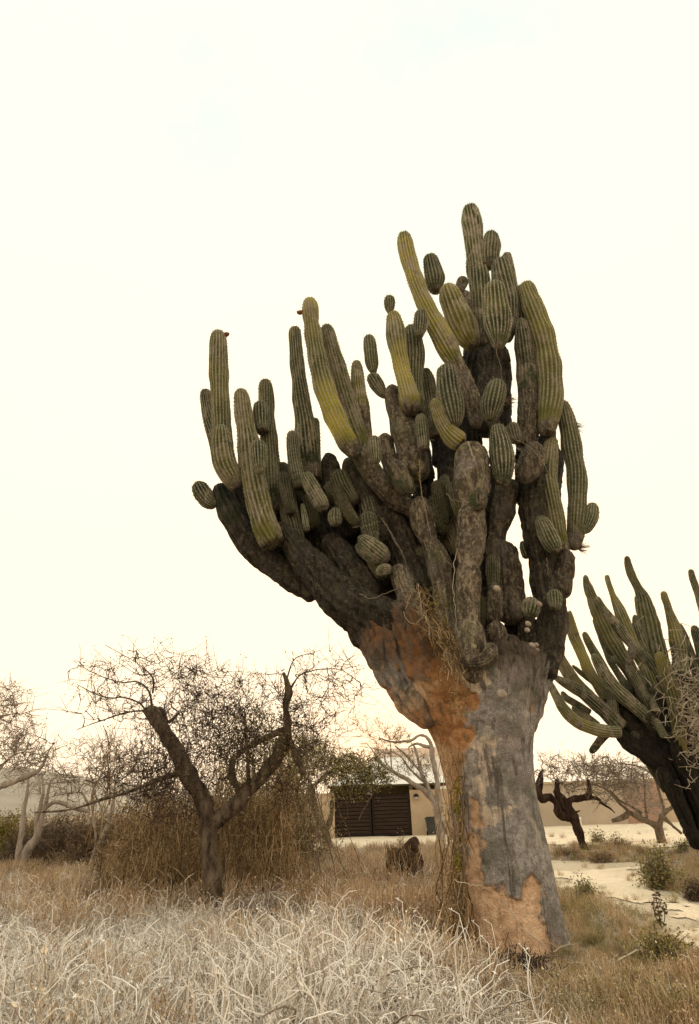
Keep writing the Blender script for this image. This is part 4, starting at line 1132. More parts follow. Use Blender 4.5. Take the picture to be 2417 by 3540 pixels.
# the crooked mesquite hung with vines
tree('crooked_tree', 'crooked dark mesquite tree with a forked trunk, hung with dry brown vines', 'G', 10.8,
     [[(812, 1500, 95), (820, 1420, 84), (822, 1300, 84), (815, 1150, 83), (800, 1000, 89), (770, 890, 96), (735, 810, 96), (682, 720, 86), (632, 620, 79), (572, 520, 69), (505, 412, 72), (470, 385, 52)],
      [(815, 1010, 60), (865, 955, 77), (925, 895, 84), (1000, 820, 77), (1080, 740, 69), (1150, 650, 64), (1195, 560, 64), (1212, 480, 45), (1204, 380, 34), (1220, 300, 40), (1206, 235, 29), (1190, 195, 17)],
      [(1190, 500, 34), (1100, 540, 28), (985, 600, 28), (930, 650, 34, -.1), (920, 730, 31, -.1), (960, 830, 34)],
      [(1215, 560, 43), (1245, 600, 36), (1275, 665, 34), (1302, 725, 22)],
      [(985, 380, 9, -.2), (990, 500, 15, -.2), (1003, 640, 17, -.1), (1012, 770, 22)],
      [(480, 400, 43), (545, 390, 29, .1), (580, 450, 17, .2), (640, 400, 12, .3)],
      [(470, 390, 14), (400, 395, 9), (330, 410, 8), (240, 440, 6), (160, 468, 4), (100, 492, 3)],
      [(460, 385, 12), (430, 350, 9), (350, 322, 8), (280, 325, 7), (220, 312, 5), (160, 285, 4), (100, 252, 3)],
      [(500, 390, 14), (480, 290, 9), (420, 240, 8), (340, 242, 6), (230, 212, 4), (110, 150, 3)],
      [(500, 300, 9), (500, 220, 8), (430, 150, 5), (340, 95, 4), (250, 45, 3)],
      [(1206, 235, 14), (1240, 132, 5), (1290, 100, 4), (1350, 92, 3)],
      [(1220, 290, 15), (1270, 212, 8), (1330, 185, 6), (1400, 172, 5), (1500, 180, 4), (1600, 250, 3)],
      [(640, 720, 26), (520, 760, 21, -.2), (380, 815, 17, -.3), (240, 860, 15, -.3), (60, 915, 10, -.3), (-120, 930, 8, -.3)]],
     [(690, 320, 330, 240, 230, 1.4), (960, 430, 290, 260, 250, 1.4), (760, 600, 400, 230, 300, 1.3), (270, 300, 270, 230, 90, 1.0), (1380, 260, 300, 200, 90, 1.0), (1280, 470, 200, 200, 120, .9), (480, 740, 320, 140, 170, 1.0), (560, 160, 300, 120, 60, 1.2), (600, 860, 230, 150, 80, 1.2), (1180, 780, 140, 150, 60, 1.0)],
     MAT['mesquite'], MAT['twig_dark'], seed=3, r0=0.017, rmin=0.0045, spur=(0.15, 0.5), spurs=1.0, leaf=(MAT['brush'], 6500, 0.042))

tree('leafy_tree', 'small crooked tree with olive leaves leaning in front of the garage gate', 'H', 23.0,
     [[(420, 1130, 90), (412, 1050, 74), (392, 950, 62), (345, 870, 60), (310, 760, 54), (295, 660, 46), (290, 590, 36)],
      [(400, 960, 50), (425, 870, 46), (440, 790, 36), (445, 720, 22)],
      [(385, 900, 40), (290, 935, 44), (220, 965, 42), (155, 1000, 30)],
      [(280, 940, 30), (320, 980, 26), (380, 1010, 22)],
      [(300, 720, 44), (240, 740, 40), (190, 820, 40), (150, 900, 34), (60, 960, 26)],
      [(310, 600, 30), (400, 520, 26), (520, 480, 18), (640, 470, 12)],
      [(640, 600, 8), (790, 600, 10), (740, 720, 12), (680, 820, 10), (655, 880, 5)]],
     [(330, 430, 300, 190, 180, 1.8), (600, 480, 240, 130, 150, 1.5), (780, 540, 160, 100, 80, 1.2), (120, 620, 200, 200, 120, 1.5), (580, 640, 170, 60, 50, 1.2), (180, 300, 200, 130, 80, 1.2), (90, 820, 150, 160, 70, 1.2)],
     MAT['midbark'], MAT['twig_dark'], seed=8, r0=0.03, rmin=0.008, spur=(0.2, 0.5), spurs=1.2, leaf=(MAT['leaf_olive'], 15000, 0.08))

tree('bare_tree', 'bare pale barked tree with upcurved candelabra branches beside the giant trunk', 'H', 25.0,
     [[(1300, 1010, 68), (1300, 900, 62), (1270, 780, 57), (1200, 670, 45), (1130, 610, 36), (1040, 560, 31), (930, 492, 29), (840, 432, 25), (795, 375, 17), (765, 325, 10)],
      [(1260, 760, 43), (1210, 640, 33), (1160, 530, 30), (1125, 400, 25), (1095, 300, 17), (1070, 270, 10)],
      [(1300, 800, 50), (1275, 620, 40), (1245, 420, 37), (1232, 290, 33), (1195, 225, 26), (1130, 208, 22), (1060, 250, 22), (960, 265, 20), (880, 250, 14), (835, 232, 7)],
      [(1140, 480, 19), (1060, 400, 19), (1000, 340, 15), (940, 290, 10)],
      [(1200, 600, 21), (1060, 470, 15), (990, 380, 11), (910, 330, 7)],
      [(920, 490, 15), (912, 400, 12), (910, 300, 9), (900, 240, 5)],
      [(1240, 300, 25), (1180, 290, 25), (1110, 270, 21), (1050, 300, 12)],
      [(1000, 540, 16), (870, 420, 11), (870, 330, 9), (880, 300, 5)]],
     [(970, 200, 140, 90, 70, 1.0), (830, 330, 100, 100, 40, 1.0), (1080, 420, 160, 130, 70, 1.0), (700, 150, 260, 130, 60, 1.2), (1190, 500, 80, 150, 40, .8)],
     MAT['palebark'], MAT['twig_mid'], seed=9, r0=0.028, rmin=0.007, spur=(0.15, 0.45), spurs=1.0)

tree('leaning_tree', 'dark gnarled tree leaning over the bright sand in front of the long wall', 'J', 21.0,
     [[(585, 1125, 84), (560, 1080, 76), (530, 1010, 78), (492, 900, 84), (450, 820, 104), (400, 740, 90), (360, 680, 76), (325, 640, 70), (330, 560, 50), (325, 500, 30)],
      [(430, 840, 80), (370, 820, 80), (330, 790, 76), (312, 720, 66), (262, 660, 64), (200, 668, 66), (162, 640, 64), (165, 560, 60), (178, 500, 44), (182, 455, 28), (200, 420, 14)],
      [(440, 790, 70), (425, 710, 60), (450, 680, 58), (520, 660, 60), (590, 640, 52), (605, 580, 34), (598, 500, 22)],
      [(600, 650, 36), (700, 680, 26), (720, 710, 26), (800, 760, 16), (840, 800, 8)],
      [(480, 790, 26), (510, 785, 14), (530, 775, 8)]],
     [(270, 420, 200, 180, 110, 1.2), (620, 420, 300, 170, 130, 1.6), (870, 430, 260, 180, 110, 1.6), (480, 560, 160, 130, 60, 1.0), (760, 610, 190, 130, 60, 1.2)],
     MAT['redbark'], MAT['twig_mid'], seed=12, r0=0.026, rmin=0.007, spur=(0.15, 0.5), spurs=0.9)

tree('sprawling_tree', 'grey sprawling bare tree with a low bent branch under the second cactus', 'J', 23.0,
     [[(1235, 965, 70), (1215, 925, 64), (1150, 890, 54), (1080, 850, 50), (985, 800, 50), (930, 830, 44), (880, 855, 40), (815, 872, 26)],
      [(1230, 930, 50), (1240, 870, 46), (1290, 790, 40), (1350, 740, 34), (1400, 640, 26)],
      [(1130, 870, 22), (1110, 740, 18), (1105, 600, 15), (1085, 440, 10)],
      [(985, 800, 26), (880, 710, 20), (800, 620, 18), (700, 560, 14), (600, 540, 8)],
      [(1080, 800, 22), (980, 740, 20), (890, 690, 16), (800, 600, 10)],
      [(1260, 820, 36), (1340, 900, 30), (1430, 980, 24)],
      [(1290, 790, 24), (1240, 620, 22), (1190, 480, 18), (1060, 390, 16), (870, 350, 10)]],
     [(980, 580, 220, 170, 160, 1.4), (800, 450, 250, 150, 180, 1.4), (1080, 460, 180, 140, 120, 1.2), (560, 390, 180, 110, 90, 1.2), (1130, 720, 180, 150, 80, 1.2)],
     MAT['midbark'], MAT['twig_pale'], seed=14, r0=0.022, rmin=0.007, spur=(0.15, 0.45), spurs=1.2)

tree('pale_tree', 'pale leaning bare tree with three straight stems by the clipped hedge', 'I', 20.0,
     [[(150, 1630, 70), (175, 1570, 64), (205, 1480, 68), (240, 1400, 66), (290, 1320, 58), (330, 1210, 48), (360, 1100, 36), (380, 1000, 22), (400, 900, 14)],
      [(150, 1600, 46), (148, 1470, 46), (160, 1320, 40), (180, 1180, 36), (205, 1060, 32), (215, 960, 20), (230, 860, 10)],
      [(280, 1340, 30), (285, 1240, 34), (315, 1120, 30), (340, 1000, 22), (330, 880, 12)],
      [(330, 1260, 26), (390, 1240, 22), (430, 1180, 14)],
      [(350, 1130, 24), (420, 1080, 30), (500, 1090, 34), (560, 1110, 40), (640, 1130, 34), (700, 1150, 20)]],
     [(250, 800, 240, 300, 110, 1.4), (480, 850, 240, 220, 90, 1.4), (120, 650, 180, 230, 60, 1.4)],
     MAT['palebark'], MAT['twig_pale'], seed=21, r0=0.03, rmin=0.007, spur=(0.3, 0.8), spurs=0.6, straight=.35)

tree('slender_tree', 'slender pale leaning tree rising from the dark brush by the crooked tree', 'I', 18.0,
     [[(725, 1540, 48), (740, 1480, 46), (780, 1390, 46), (830, 1270, 42), (868, 1160, 34), (890, 1050, 24), (900, 950, 14), (930, 850, 8)],
      [(845, 1225, 22), (810, 1190, 18), (790, 1110, 16), (740, 1000, 14), (720, 880, 8)],
      [(740, 1470, 18), (750, 1350, 16), (735, 1200, 22), (720, 1060, 24), (735, 960, 14), (800, 850, 8)],
      [(700, 1250, 20), (690, 1100, 20), (640, 1000, 14), (560, 1000, 8)]],
     [(760, 760, 280, 260, 140, 1.4), (940, 720, 240, 230, 90, 1.2), (600, 880, 230, 200, 70, 1.2), (1000, 880, 240, 160, 80, 1.0)],
     MAT['palebark'], MAT['twig_mid'], seed=22, r0=0.026, rmin=0.0065, spur=(0.3, 0.8), spurs=0.6, straight=.35)

tree('twiggy_tree', 'bare twiggy tree with a long low pale limb behind the clipped hedge', 'I', 17.0,
     [[(-260, 1560, 110), (-240, 1300, 100), (-180, 1080, 80), (-90, 990, 60), (0, 950, 50), (80, 925, 48), (160, 900, 44), (240, 865, 38), (300, 830, 30), (345, 770, 22), (360, 720, 14), (400, 640, 9), (455, 590, 5)],
      [(-200, 1100, 60), (-190, 800, 50), (-120, 600, 36), (-20, 430, 22), (60, 390, 16), (140, 380, 10)],
      [(-100, 980, 40), (-30, 860, 26), (40, 760, 18), (120, 700, 14), (220, 680, 10), (340, 710, 6)],
      [(300, 830, 20), (310, 920, 16), (320, 1010, 10)]],
     [(60, 300, 230, 220, 110, 1.5), (110, 580, 300, 260, 130, 1.6), (260, 720, 220, 200, 60, 1.0)],
     MAT['palebark'], MAT['twig_mid'], seed=25, r0=0.026, rmin=0.006, spur=(0.25, 0.6), spurs=0.9, straight=.35, leaf=(MAT['leaf_dry'], 500, 0.06))


# ------------------------------------------------------------------ brush, hedge, bushes
def bush(name, label, crop, x, y, Y, rx, rz, ry, stems, nleaf, size, lmat, tmat, seed=1, cat='bush', group=None, rt=0.006, hollow=0.4, ncurl=0.12, leafname='foliage'):
    """a rounded bush on the ground at the pixel column x and distance Y: many stems fanning up, leaves along them"""
    rg = np.random.default_rng(seed)
    c = at(crop, x, y, Y)[0]
    c = np.array((c[0], Y, 0.0))
    root = empty(name, c, label, cat, group)
    st = Strands(); pts = []
    for _ in range(stems):
        u = rg.normal(size=3); u[2] = abs(u[2]) * 1.1; u /= np.linalg.norm(u)
        u *= rg.uniform(hollow, 1.0) * rg.uniform(0.85, 1.08)
        t = c + u * np.array((rx, ry, rz))
        b = c + np.array((u[0] * rx * 0.35, u[1] * ry * 0.35, -0.03)) + rg.normal(scale=0.05, size=3) * np.array((1, 1, 0))
        s = np.linspace(0, 1, 6)[:, None]
        arch = np.array((0, 0, rz * 0.35)) * (s * (1 - s)) * 4 * rg.uniform(0, 0.6)
        P = b + (t - b) * s + arch + rg.normal(scale=ncurl * 0.25 * rz, size=(6, 3)) * s
        st.add(P, np.linspace(rt * 1.3, rt * 0.6, 6), rg.random()); pts.append(P[2:])
    st.build('stems', tmat, root)
    if nleaf:
        A = np.concatenate(pts)
        Q = A[rg.integers(0, len(A), nleaf)] + rg.normal(scale=size * 1.3, size=(nleaf, 3))
        Q[:, 2] = np.maximum(Q[:, 2], 0.01)
        leaves(leafname, Q, size, lmat, root, rng=rg)
    return root


bush('clipped_hedge', 'yellow green clipped leafy hedge beside the pale leaning tree', 'I', -60, 1500, 24.0, 2.1, 1.85, 1.2, 500, 22000, 0.075, MAT['leaf_hedge'], MAT['twig_mid'], 31, 'hedge')
for k, (x, Y, rx, rz, lab) in enumerate((
        (330, 22.5, 1.9, 1.55, 'dark dry brush heap between the hedge and the slender pale tree'),
        (560, 21.0, 1.7, 1.45, 'dark dry brush heap behind the slender pale tree'),
        (840, 19.0, 1.7, 1.7, 'dark brown brush thicket between the slender tree and the crooked tree'),
        (1130, 17.5, 1.6, 1.75, 'tall brown brush thicket behind the vines of the crooked tree'))):
    bush('brush_thicket', lab, 'I', x, 1450, Y, rx, rz, 1.2, 900, 5000, 0.07, MAT['leaf_dry'] if k > 1 else MAT['brush'], MAT['brush'], 40 + k, 'brush', 'brush thickets', rt=0.009, ncurl=0.5)
for k, (x, Y, rx, rz, lab) in enumerate((
        (560, 15.0, 1.7, 2.3, 'tall tangle of dry vines and brush behind the crooked trunk'),
        (950, 15.5, 1.7, 3.0, 'olive brown tangle of vines under the crooked fork'),
        (1150, 17.0, 1.7, 2.9, 'olive brown vine tangle beside the small leafy tree'))):
    bush('vine_tangle', lab, 'G', x, 1200, Y, rx, rz, 1.0, 900, 7000, 0.065, MAT['leaf_olive'] if k else MAT['leaf_dry'], MAT['vine'], 50 + k, 'brush', 'vine tangles', rt=0.007, ncurl=0.5)

P = np.array([at('G', rg0.normal(1030, 130), rg0.normal(560, 120), rg0.uniform(10.4, 12.2))[0] for rg0 in [np.random.default_rng(5)] for _ in range(5200)])
o = leaves('olive_leaves', P, 0.045, MAT['leaf_olive']); tag(o, 'loose olive leaves of the vines tangled in the crooked crown', 'leaves', kind='stuff')
# hanging curtain of dry vines round the crooked tree
st = Strands()
rg = np.random.default_rng(77)
for _ in range(8500):
    x = rg.uniform(200, 1290)
    Yv = rg.uniform(11.2, 14.2)
    kx = vnoise(np.array([[x / 70, Yv, 0]]))[0]
    if rg.random() > 0.30 + 0.55 * kx: continue
    ridge_ = vnoise(np.array([[x / 55, Yv * 0.4, 5]]))[0]
    top = 1010 - 300 * ridge_ + rg.exponential(120) - (110 if x > 880 else 0) + np.interp(x, [200, 420, 520], [300, 120, 0]) + np.interp(x, [1150, 1290], [0, 260])
    if rg.random() < 0.35: top = rg.uniform(1050, 1330)
    elif rg.random() < 0.18: top = rg.uniform(450, 900)
    P0 = at('G', x, top, Yv)[0]
    if P0[2] < 0.1: continue
    ln = min(P0[2], rg.uniform(0.35, 1.3))
    m = 7
    s = np.linspace(0, 1, m)[:, None]
    P = P0 - np.array((0, 0, 1.0)) * ln * s + np.cumsum(rg.normal(scale=0.030, size=(m, 3)), 0) + np.array((rg.normal() * 0.13, rg.normal() * 0.12, 0)) * s
    P[:, 2] = np.maximum(P[:, 2], -0.02)
    st.add(P, rg.uniform(0.003, 0.0078), np.clip(rg.normal(0.36 + 0.25 * kx + 0.16 * (P0[2] < 1), 0.26), 0, 1))
    if rg.random() < 0.6:      # cross twigs
        q = P[rg.integers(1, m)]; d = rg.normal(size=3); d /= np.linalg.norm(d)
        st.add([q, q + d * 0.2 + rg.normal(scale=.03, size=3), q + d * 0.4 + rg.normal(scale=.06, size=3)], [.005, .005, .003], rg.random())
o = st.build('hanging_vines', MAT['vine'], origin=(-3.2, 12.5, 0))
tag(o, 'curtain of dry brown vine strands hanging under the crooked tree', 'vines', kind='stuff')
A = []
for _ in range(9000):
    x = rg.uniform(300, 1240); A.append(at('G', x, 1420 - 560 * rg.random(), rg.uniform(11.4, 14))[0])
A = np.array(A); A = A[A[:, 2] > 0.02]
V, F_, t_ = leaf_arrays(A, 0.045, up=-0.6)
o = mesh_obj('withered_leaves', V, [F_], MAT['leaf_dry'], smooth=False, attrs={'tone': t_})
tag(o, 'withered brown leaves caught in the hanging vine curtain', 'leaves', kind='stuff')

arch = empty('arching_shrub', (at('G', 1330, 1150, 13.2)[0][0], 13.2, 0), 'thin bare shrub of long arching stems between crooked tree and giant trunk', 'shrub')
st = Strands()
b0 = np.array(arch.location)
for k in range(20):
    x0, y0 = rg.uniform(1230, 1420), rg.uniform(420, 760); dx = rg.uniform(120, 420) * rg.choice([1, 1, 1, -0.6]); up = rg.uniform(60, 260)
    q = [b0 + np.array((rg.normal() * .45, rg.normal() * .4, -0.03)), *[at('G', a, b, 13.2 + rg.normal() * .25)[0] for a, b in ((x0, y0), (x0 + dx * .35, y0 - up), (x0 + dx * .7, y0 - up * 1.05), (x0 + dx, y0 - up * .6), (x0 + dx * 1.15, y0 - up * .1))]]
    Q = catmull(np.array(q), 22); Q[1:] += rg.normal(scale=.012, size=(21, 3))
    st.add(Q, np.linspace(.0075, .0032, 22), rg.random())
    for w in range(9):
        c_ = Q[rg.integers(8, 22)]; d = rg.normal(size=3) + np.array((0, 0, .3)); d /= np.linalg.norm(d); l_ = rg.uniform(.1, .35)
        st.add([c_, c_ + d * l_ * .5 + rg.normal(scale=.015, size=3), c_ + d * l_], [.0038, .0035, .0025], rg.random())
st.build('stems', MAT['twig_mid'], arch)

# vines climbing the giant trunk
st = Strands()
for _ in range(105):
    x = rg.choice([rg.normal(610, 25), rg.normal(690, 18), rg.uniform(540, 730)]); y0 = rg.uniform(380, 1000) if rg.random() < 0.4 else rg.uniform(900, 1600)
    Yv = Y0 - 0.62 + 0.0016 * abs(x - 720) + rg.uniform(-0.05, 0.1)
    n = 9
    y1 = min(1850, y0 + rg.uniform(350, 1000))
    ys = np.linspace(y0, y1, n)
    xs = x + np.cumsum(rg.normal(0, 16, n)) + (ys - 600) * 0.02
    P = np.array([at('F', a, b, Yv)[0] for a, b in zip(xs, ys)]) + rg.normal(scale=0.012, size=(n, 3))
    P[:, 2] = np.maximum(P[:, 2], 0)
    st.add(P, rg.uniform(0.003, 0.008), np.clip(rg.normal(0.5, 0.3), 0, 1))
vine = empty('climbing_vine', (1.6, Y0 - 0.6, 0), 'thick dry vine climbing the orange side of the giant cactus trunk', 'vine')
st.build('stems', MAT['vine'], vine)
P = np.array([at('F', rg.normal(640, 50), 1780 - 1300 * rg.random() ** 1.9, Y0 - 0.62 + rg.uniform(-.1, .15))[0] for _ in range(520)])
P = P[P[:, 2] > 0.03]
leaves('dry_leaf', P, 0.035, MAT['leaf_dry'], vine, kind='stuff')
P = np.array([at('F', rg.normal(675, 12), rg.choice([rg.normal(740, 60), rg.normal(880, 30), rg.normal(1250, 50)]), Y0 - 0.66 + rg.uniform(-.08, .1))[0] for _ in range(320)])
leaves('green_leaf', P, 0.035, MAT['leaf_hedge'], vine, kind='stuff')

# thin vines trailing through the arms
hang = empty('trailing_vine', (2.2, Y0 - 0.8, 0), 'thin pale dead vines trailing down between the arms of the giant cactus', 'vine')
st = Strands()
for c, pts, r, dy in (('C', [(700, 80), (730, 180), (748, 250)], .012, -.75), ('C', [(795, 205), (790, 270), (825, 350)], .009, -.75), ('C', [(630, 800), (610, 870), (605, 1000), (615, 1200), (620, 1300)], .008, -.8),
                      ('C', [(385, 200), (400, 400), (430, 500), (440, 640), (470, 720), (450, 800)], .009, -.6), ('C', [(160, 600), (260, 770), (370, 980), (430, 1050)], .007, -.5),
                      ('C', [(380, 990), (390, 1100), (430, 1220), (500, 1330), (560, 1450), (600, 1580)], .010, -.75), ('C', [(400, 1010), (480, 1100), (540, 1250), (560, 1400), (590, 1500)], .009, -.75),
                      ('C', [(500, 980), (530, 1100), (560, 1200), (600, 1330), (620, 1500)], .008, -.75), ('C', [(0, 1060), (90, 1085), (200, 1045), (300, 1000), (390, 1010)], .007, -.6),
                      ('C', [(940, 40), (1080, 110), (1160, 190), (1220, 300), (1260, 400)], .006, -.6), ('C', [(560, 420), (600, 460), (640, 470), (740, 470)], .006, -.7),
                      ('C', [(520, 780), (560, 850), (610, 890)], .006, -.7), ('C', [(1200, 830), (1215, 930)], .008, -.5), ('C', [(275, 1170), (330, 1240), (400, 1230), (420, 1160), (400, 1080)], .007, -.7),
                      ('B', [(900, 930), (940, 1040), (970, 1150), (980, 1250)], .008, -.6), ('B', [(700, 690), (740, 770), (770, 790)], .008, -.3), ('B', [(480, 860), (460, 960), (500, 1120)], .006, -.5),
                      ('B', [(1130, 1340), (1175, 1450), (1170, 1580), (1100, 1640)], .006, -.4), ('B', [(1040, 1260), (1090, 1310)], .005, -.1), ('A', [(185, 1590), (160, 1620), (160, 1680)], .007, -.2),
                      ('A', [(640, 1680), (590, 1760), (570, 1860)], .007, -.5), ('D', [(1400, 200), (1480, 330), (1560, 470)], .006, -.5), ('D', [(1180, 270), (1290, 260), (1400, 240)], .006, -.4),
                      ('B', [(470, 950), (560, 940), (650, 970), (690, 1010)], .005, -.4), ('B', [(750, 1680), (770, 1740), (780, 1785)], .011, -.8), ('F', [(660, 1380), (760, 1400), (850, 1420), (890, 1450)], .010, -1.0),
                      ('F', [(1000, 1530), (1080, 1640), (1180, 1760), (1330, 1860)], .012, -1.05)):
    Q = np.array([at(c, x, y, Y0 + (dy * 1.3 if c in 'ABCD' else dy))[0] for x, y in pts])
    Q = catmull(Q, 14); Q += rg.normal(scale=0.010, size=Q.shape)
    st = Strands(); st.add(Q, np.linspace(r * 0.45, r * 0.25, 14), rg.random(), 4); st.build('stem', MAT['vine_pale'], hang)
P = np.array([at('C', rg.normal(x, s), rg.uniform(a, b), Y0 - 0.72 + rg.uniform(-.06, .06))[0] for x, s, a, b, n in ((385, 9, 190, 330, 50), (400, 12, 340, 460, 30), (520, 45, 1050, 1350, 160), (580, 40, 1300, 1650, 140)) for _ in range(n)])
leaves('dry_leaf', P, 0.035, MAT['leaf_hedge'], hang, kind='stuff')
st = Strands()
for _ in range(95):
    t0 = rg.uniform(0, .8); ln_ = rg.uniform(.12, .45); n_ = 8
    tt = np.linspace(t0, min(1.25, t0 + ln_), n_)
    xs = np.interp(tt, [0, .35, .7, 1, 1.25], [400, 470, 580, 640, 665]) + np.cumsum(rg.normal(0, 13, n_)) + rg.normal(0, 40)
    ys = np.interp(tt, [0, .35, .7, 1, 1.25], [1000, 1180, 1420, 1640, 1900])
    st.add(np.array([at('C', a, b, Y0 - 0.98)[0] for a, b in zip(xs, ys)]) + rg.normal(scale=.02, size=(n_, 3)), rg.uniform(.0025, .006), rg.random())
st.build('tangle', MAT['vine'], hang, kind='stuff')
P = np.array([at('C', np.interp(q, [0, .5, 1], [440, 530, 650]) + rg.normal(0, 40), np.interp(q, [0, .5, 1], [1020, 1300, 1850]), Y0 - 0.98)[0] for q in rg.random(420)])
leaves('withered_leaf', P, 0.034, MAT['leaf_olive'], hang, kind='stuff')
# bristly dead tufts on the right-hand arm
for c, x, y, n, lab in (('B', 1500, 1580, 90, 'bristly pale dead flower tuft on the outer giant cactus arm'), ('C', 1440, 760, 50, 'wispy dead plant tuft hanging below the outer giant cactus arm'),
                        ('B', 1050, 1400, 60, 'small dark dead tuft caught between the giant cactus arms')):
    st = Strands()
    c0 = at(c, x, y, Y0)[0]; an = at(c, x - 45, y + 5, Y0)[0]
    for _ in range(n):
        d = rg.normal(size=3); d /= np.linalg.norm(d)
        st.add([an, (an + c0) / 2 + d * 0.05, c0 + d * rg.uniform(0.05, 0.16)], [0.005, 0.004, 0.002], rg.random())
    o = st.build('dead_tuft', MAT['twig_mid'], origin=c0); tag(o, lab, 'tuft')
# dry clump on the second cactus
st = Strands()
c0 = at('E', 1160, 1280, YE - 0.9)[0]
for _ in range(420):
    b = c0 + rg.normal(size=3) * np.array((0.28, 0.18, 0.75))
    d = rg.normal(size=3) * np.array((1, 1, 0.8)) - np.array((0, 0, .5)); d /= np.linalg.norm(d)
    st.add([b, b + d * 0.15 + rg.normal(scale=.03, size=3), b + d * 0.35 + rg.normal(scale=.06, size=3)], [0.011, 0.010, 0.005], rg.random())
o = st.build('dead_climber', MAT['vine_pale'], origin=c0); tag(o, 'pale dead climber clump draped over the second cactus', 'vine', kind='stuff')

# ------------------------------------------------------------------ the house behind
YH = 33.0
def HX(x, y=850): return at('H', x, y, YH)[0][0]
def HZ(y, x=765): return at('H', x, y, YH)[0][2]
z_gt, z_eave = HZ(672), HZ(603)
xg0, xg1, xgm = HX(470, 840), HX(1068, 830), HX(762, 835)
house = empty('garage_house', (xgm, YH, 0), 'sand coloured house with a dark slatted garage gate and pale roof', 'house')
Boxes().box(HX(-330), xg0, YH, YH + 0.25, -0.1, HZ(650)).build('wall', MAT['plaster'], house)
Boxes().box(xg1, HX(1420), YH - 0.1, YH + 0.25, -0.1, HZ(648)).build('wall', MAT['plaster'], house)
Boxes().box(xg0 + 0.002, HX(1300), YH + 0.5, YH + 0.75, z_gt + 0.02, z_eave - 0.05).build('beam', MAT['beam'], house)
Boxes().box(HX(733), HX(772), YH + 0.30, YH + 0.48, z_gt - 0.02, z_eave - 0.055).build('post', MAT['white'], house)
Boxes().box(xg0 - 0.2, xg1 + 0.2, YH + 4.0, YH + 4.2, -0.1, z_eave - 0.06).build('wall', MAT['beam'], house)
for q_ in (xg0 - 0.2, xg1 + 0.02):
    Boxes().box(q_, q_ + 0.18, YH + 0.252, YH + 3.998, -0.1, z_eave - 0.06).build('wall', MAT['plaster'], house)
ex0, ex1 = HX(420), HX(1430)
Boxes().box(ex0, ex1, YH - 0.35, YH + 6.5, z_eave - 0.05, z_eave + 0.02).build('eave', MAT['beam'], house)
rz_ = z_eave + 0.02
V = [(ex0 - .1, YH - .45, rz_), (ex1 + .1, YH - .45, rz_), (ex1 + .1, YH + 6.6, rz_), (ex0 - .1, YH + 6.6, rz_), (ex0 + 3, YH + 3, rz_ + 1.45), (ex1 - 2.5, YH + 3, rz_ + 1.45)]
mesh_obj('roof', V, [np.array([(0, 1, 5, 4), (2, 3, 4, 5)]), np.array([(1, 2, 5), (3, 0, 4)])], MAT['roof'], house, smooth=False)
ux0, ux1 = at('H', 790, 400, 41)[0][0], at('H', 1500, 400, 41)[0][0]
zu1, zu0 = at('H', 940, 312, 41)[0][2], at('H', 940, 372, 41)[0][2]
Boxes().box(ux0 + .1, ux1, 41, 46, 0, zu0).build('upper_storey', MAT['white'], house)
Boxes().box(ux0, ux1 + .1, 40.9, 46.1, zu0 + .002, zu1).build('parapet', MAT['terracotta'], house)
for a, b in ((xg0 + 0.03, xgm - 0.03), (xgm + 0.03, xg1 - 0.03)):
    g = Boxes().box(a, a + 0.07, YH - 0.02, YH + 0.05, 0.06, z_gt).box(b - 0.07, b, YH - 0.02, YH + 0.05, 0.06, z_gt).box(a + .07, b - .07, YH - 0.02, YH + 0.05, 0.06, 0.13).box(a + .07, b - .07, YH - 0.02, YH + 0.05, z_gt - 0.07, z_gt).build('gate_leaf', MAT['steel'], house)
    n = 10
    hh = (z_gt - 0.20) / n
    for k in range(n):
        z = 0.13 + k * hh
        Boxes().box(a + .06, b - .06, YH + 0.01, YH + 0.04 - 0.006 * (k % 2), z + 0.012, z + hh - 0.016).build('slat', MAT['slat'], g)
# wall lamp: arm, shade, bulb glass
lx, lz = HX(1105, 690), HZ(690, 1105)
def revolve(prof, c, n=14):
    a = np.linspace(0, 2 * math.pi, n, endpoint=False)
    V = np.array([[c[0] + r * math.cos(t), c[1] + r * math.sin(t), c[2] + z] for r, z in prof for t in a])
    i = np.arange(len(prof) - 1)[:, None] * n; j = np.arange(n)[None, :]; k = (j + 1) % n
    F = np.stack([i + j, i + k, i + n + k, i + n + j], -1).reshape(-1, 4)
    return V, F
lamp = empty('wall_lamp', (lx, YH - 0.25, lz), 'small round wall lamp on the plaster pillar beside the gate', 'lamp')
V, F_ = revolve([(0.001, 0.14), (0.05, 0.13), (0.13, 0.06), (0.14, 0.0), (0.12, 0.005)], (lx, YH - 0.25, lz)); mesh_obj('lamp_shade', V, [F_], MAT['steel'], lamp)
V, F_ = revolve([(0.10, 0.0), (0.11, -0.06), (0.08, -0.12), (0.001, -0.15)], (lx, YH - 0.25, lz)); mesh_obj('globe', V, [F_], MAT['glass'], lamp)
Boxes().box(lx - .02, lx + .02, YH - 0.25, YH - 0.09, lz + .11, lz + .14).build('arm', MAT['steel'], lamp)
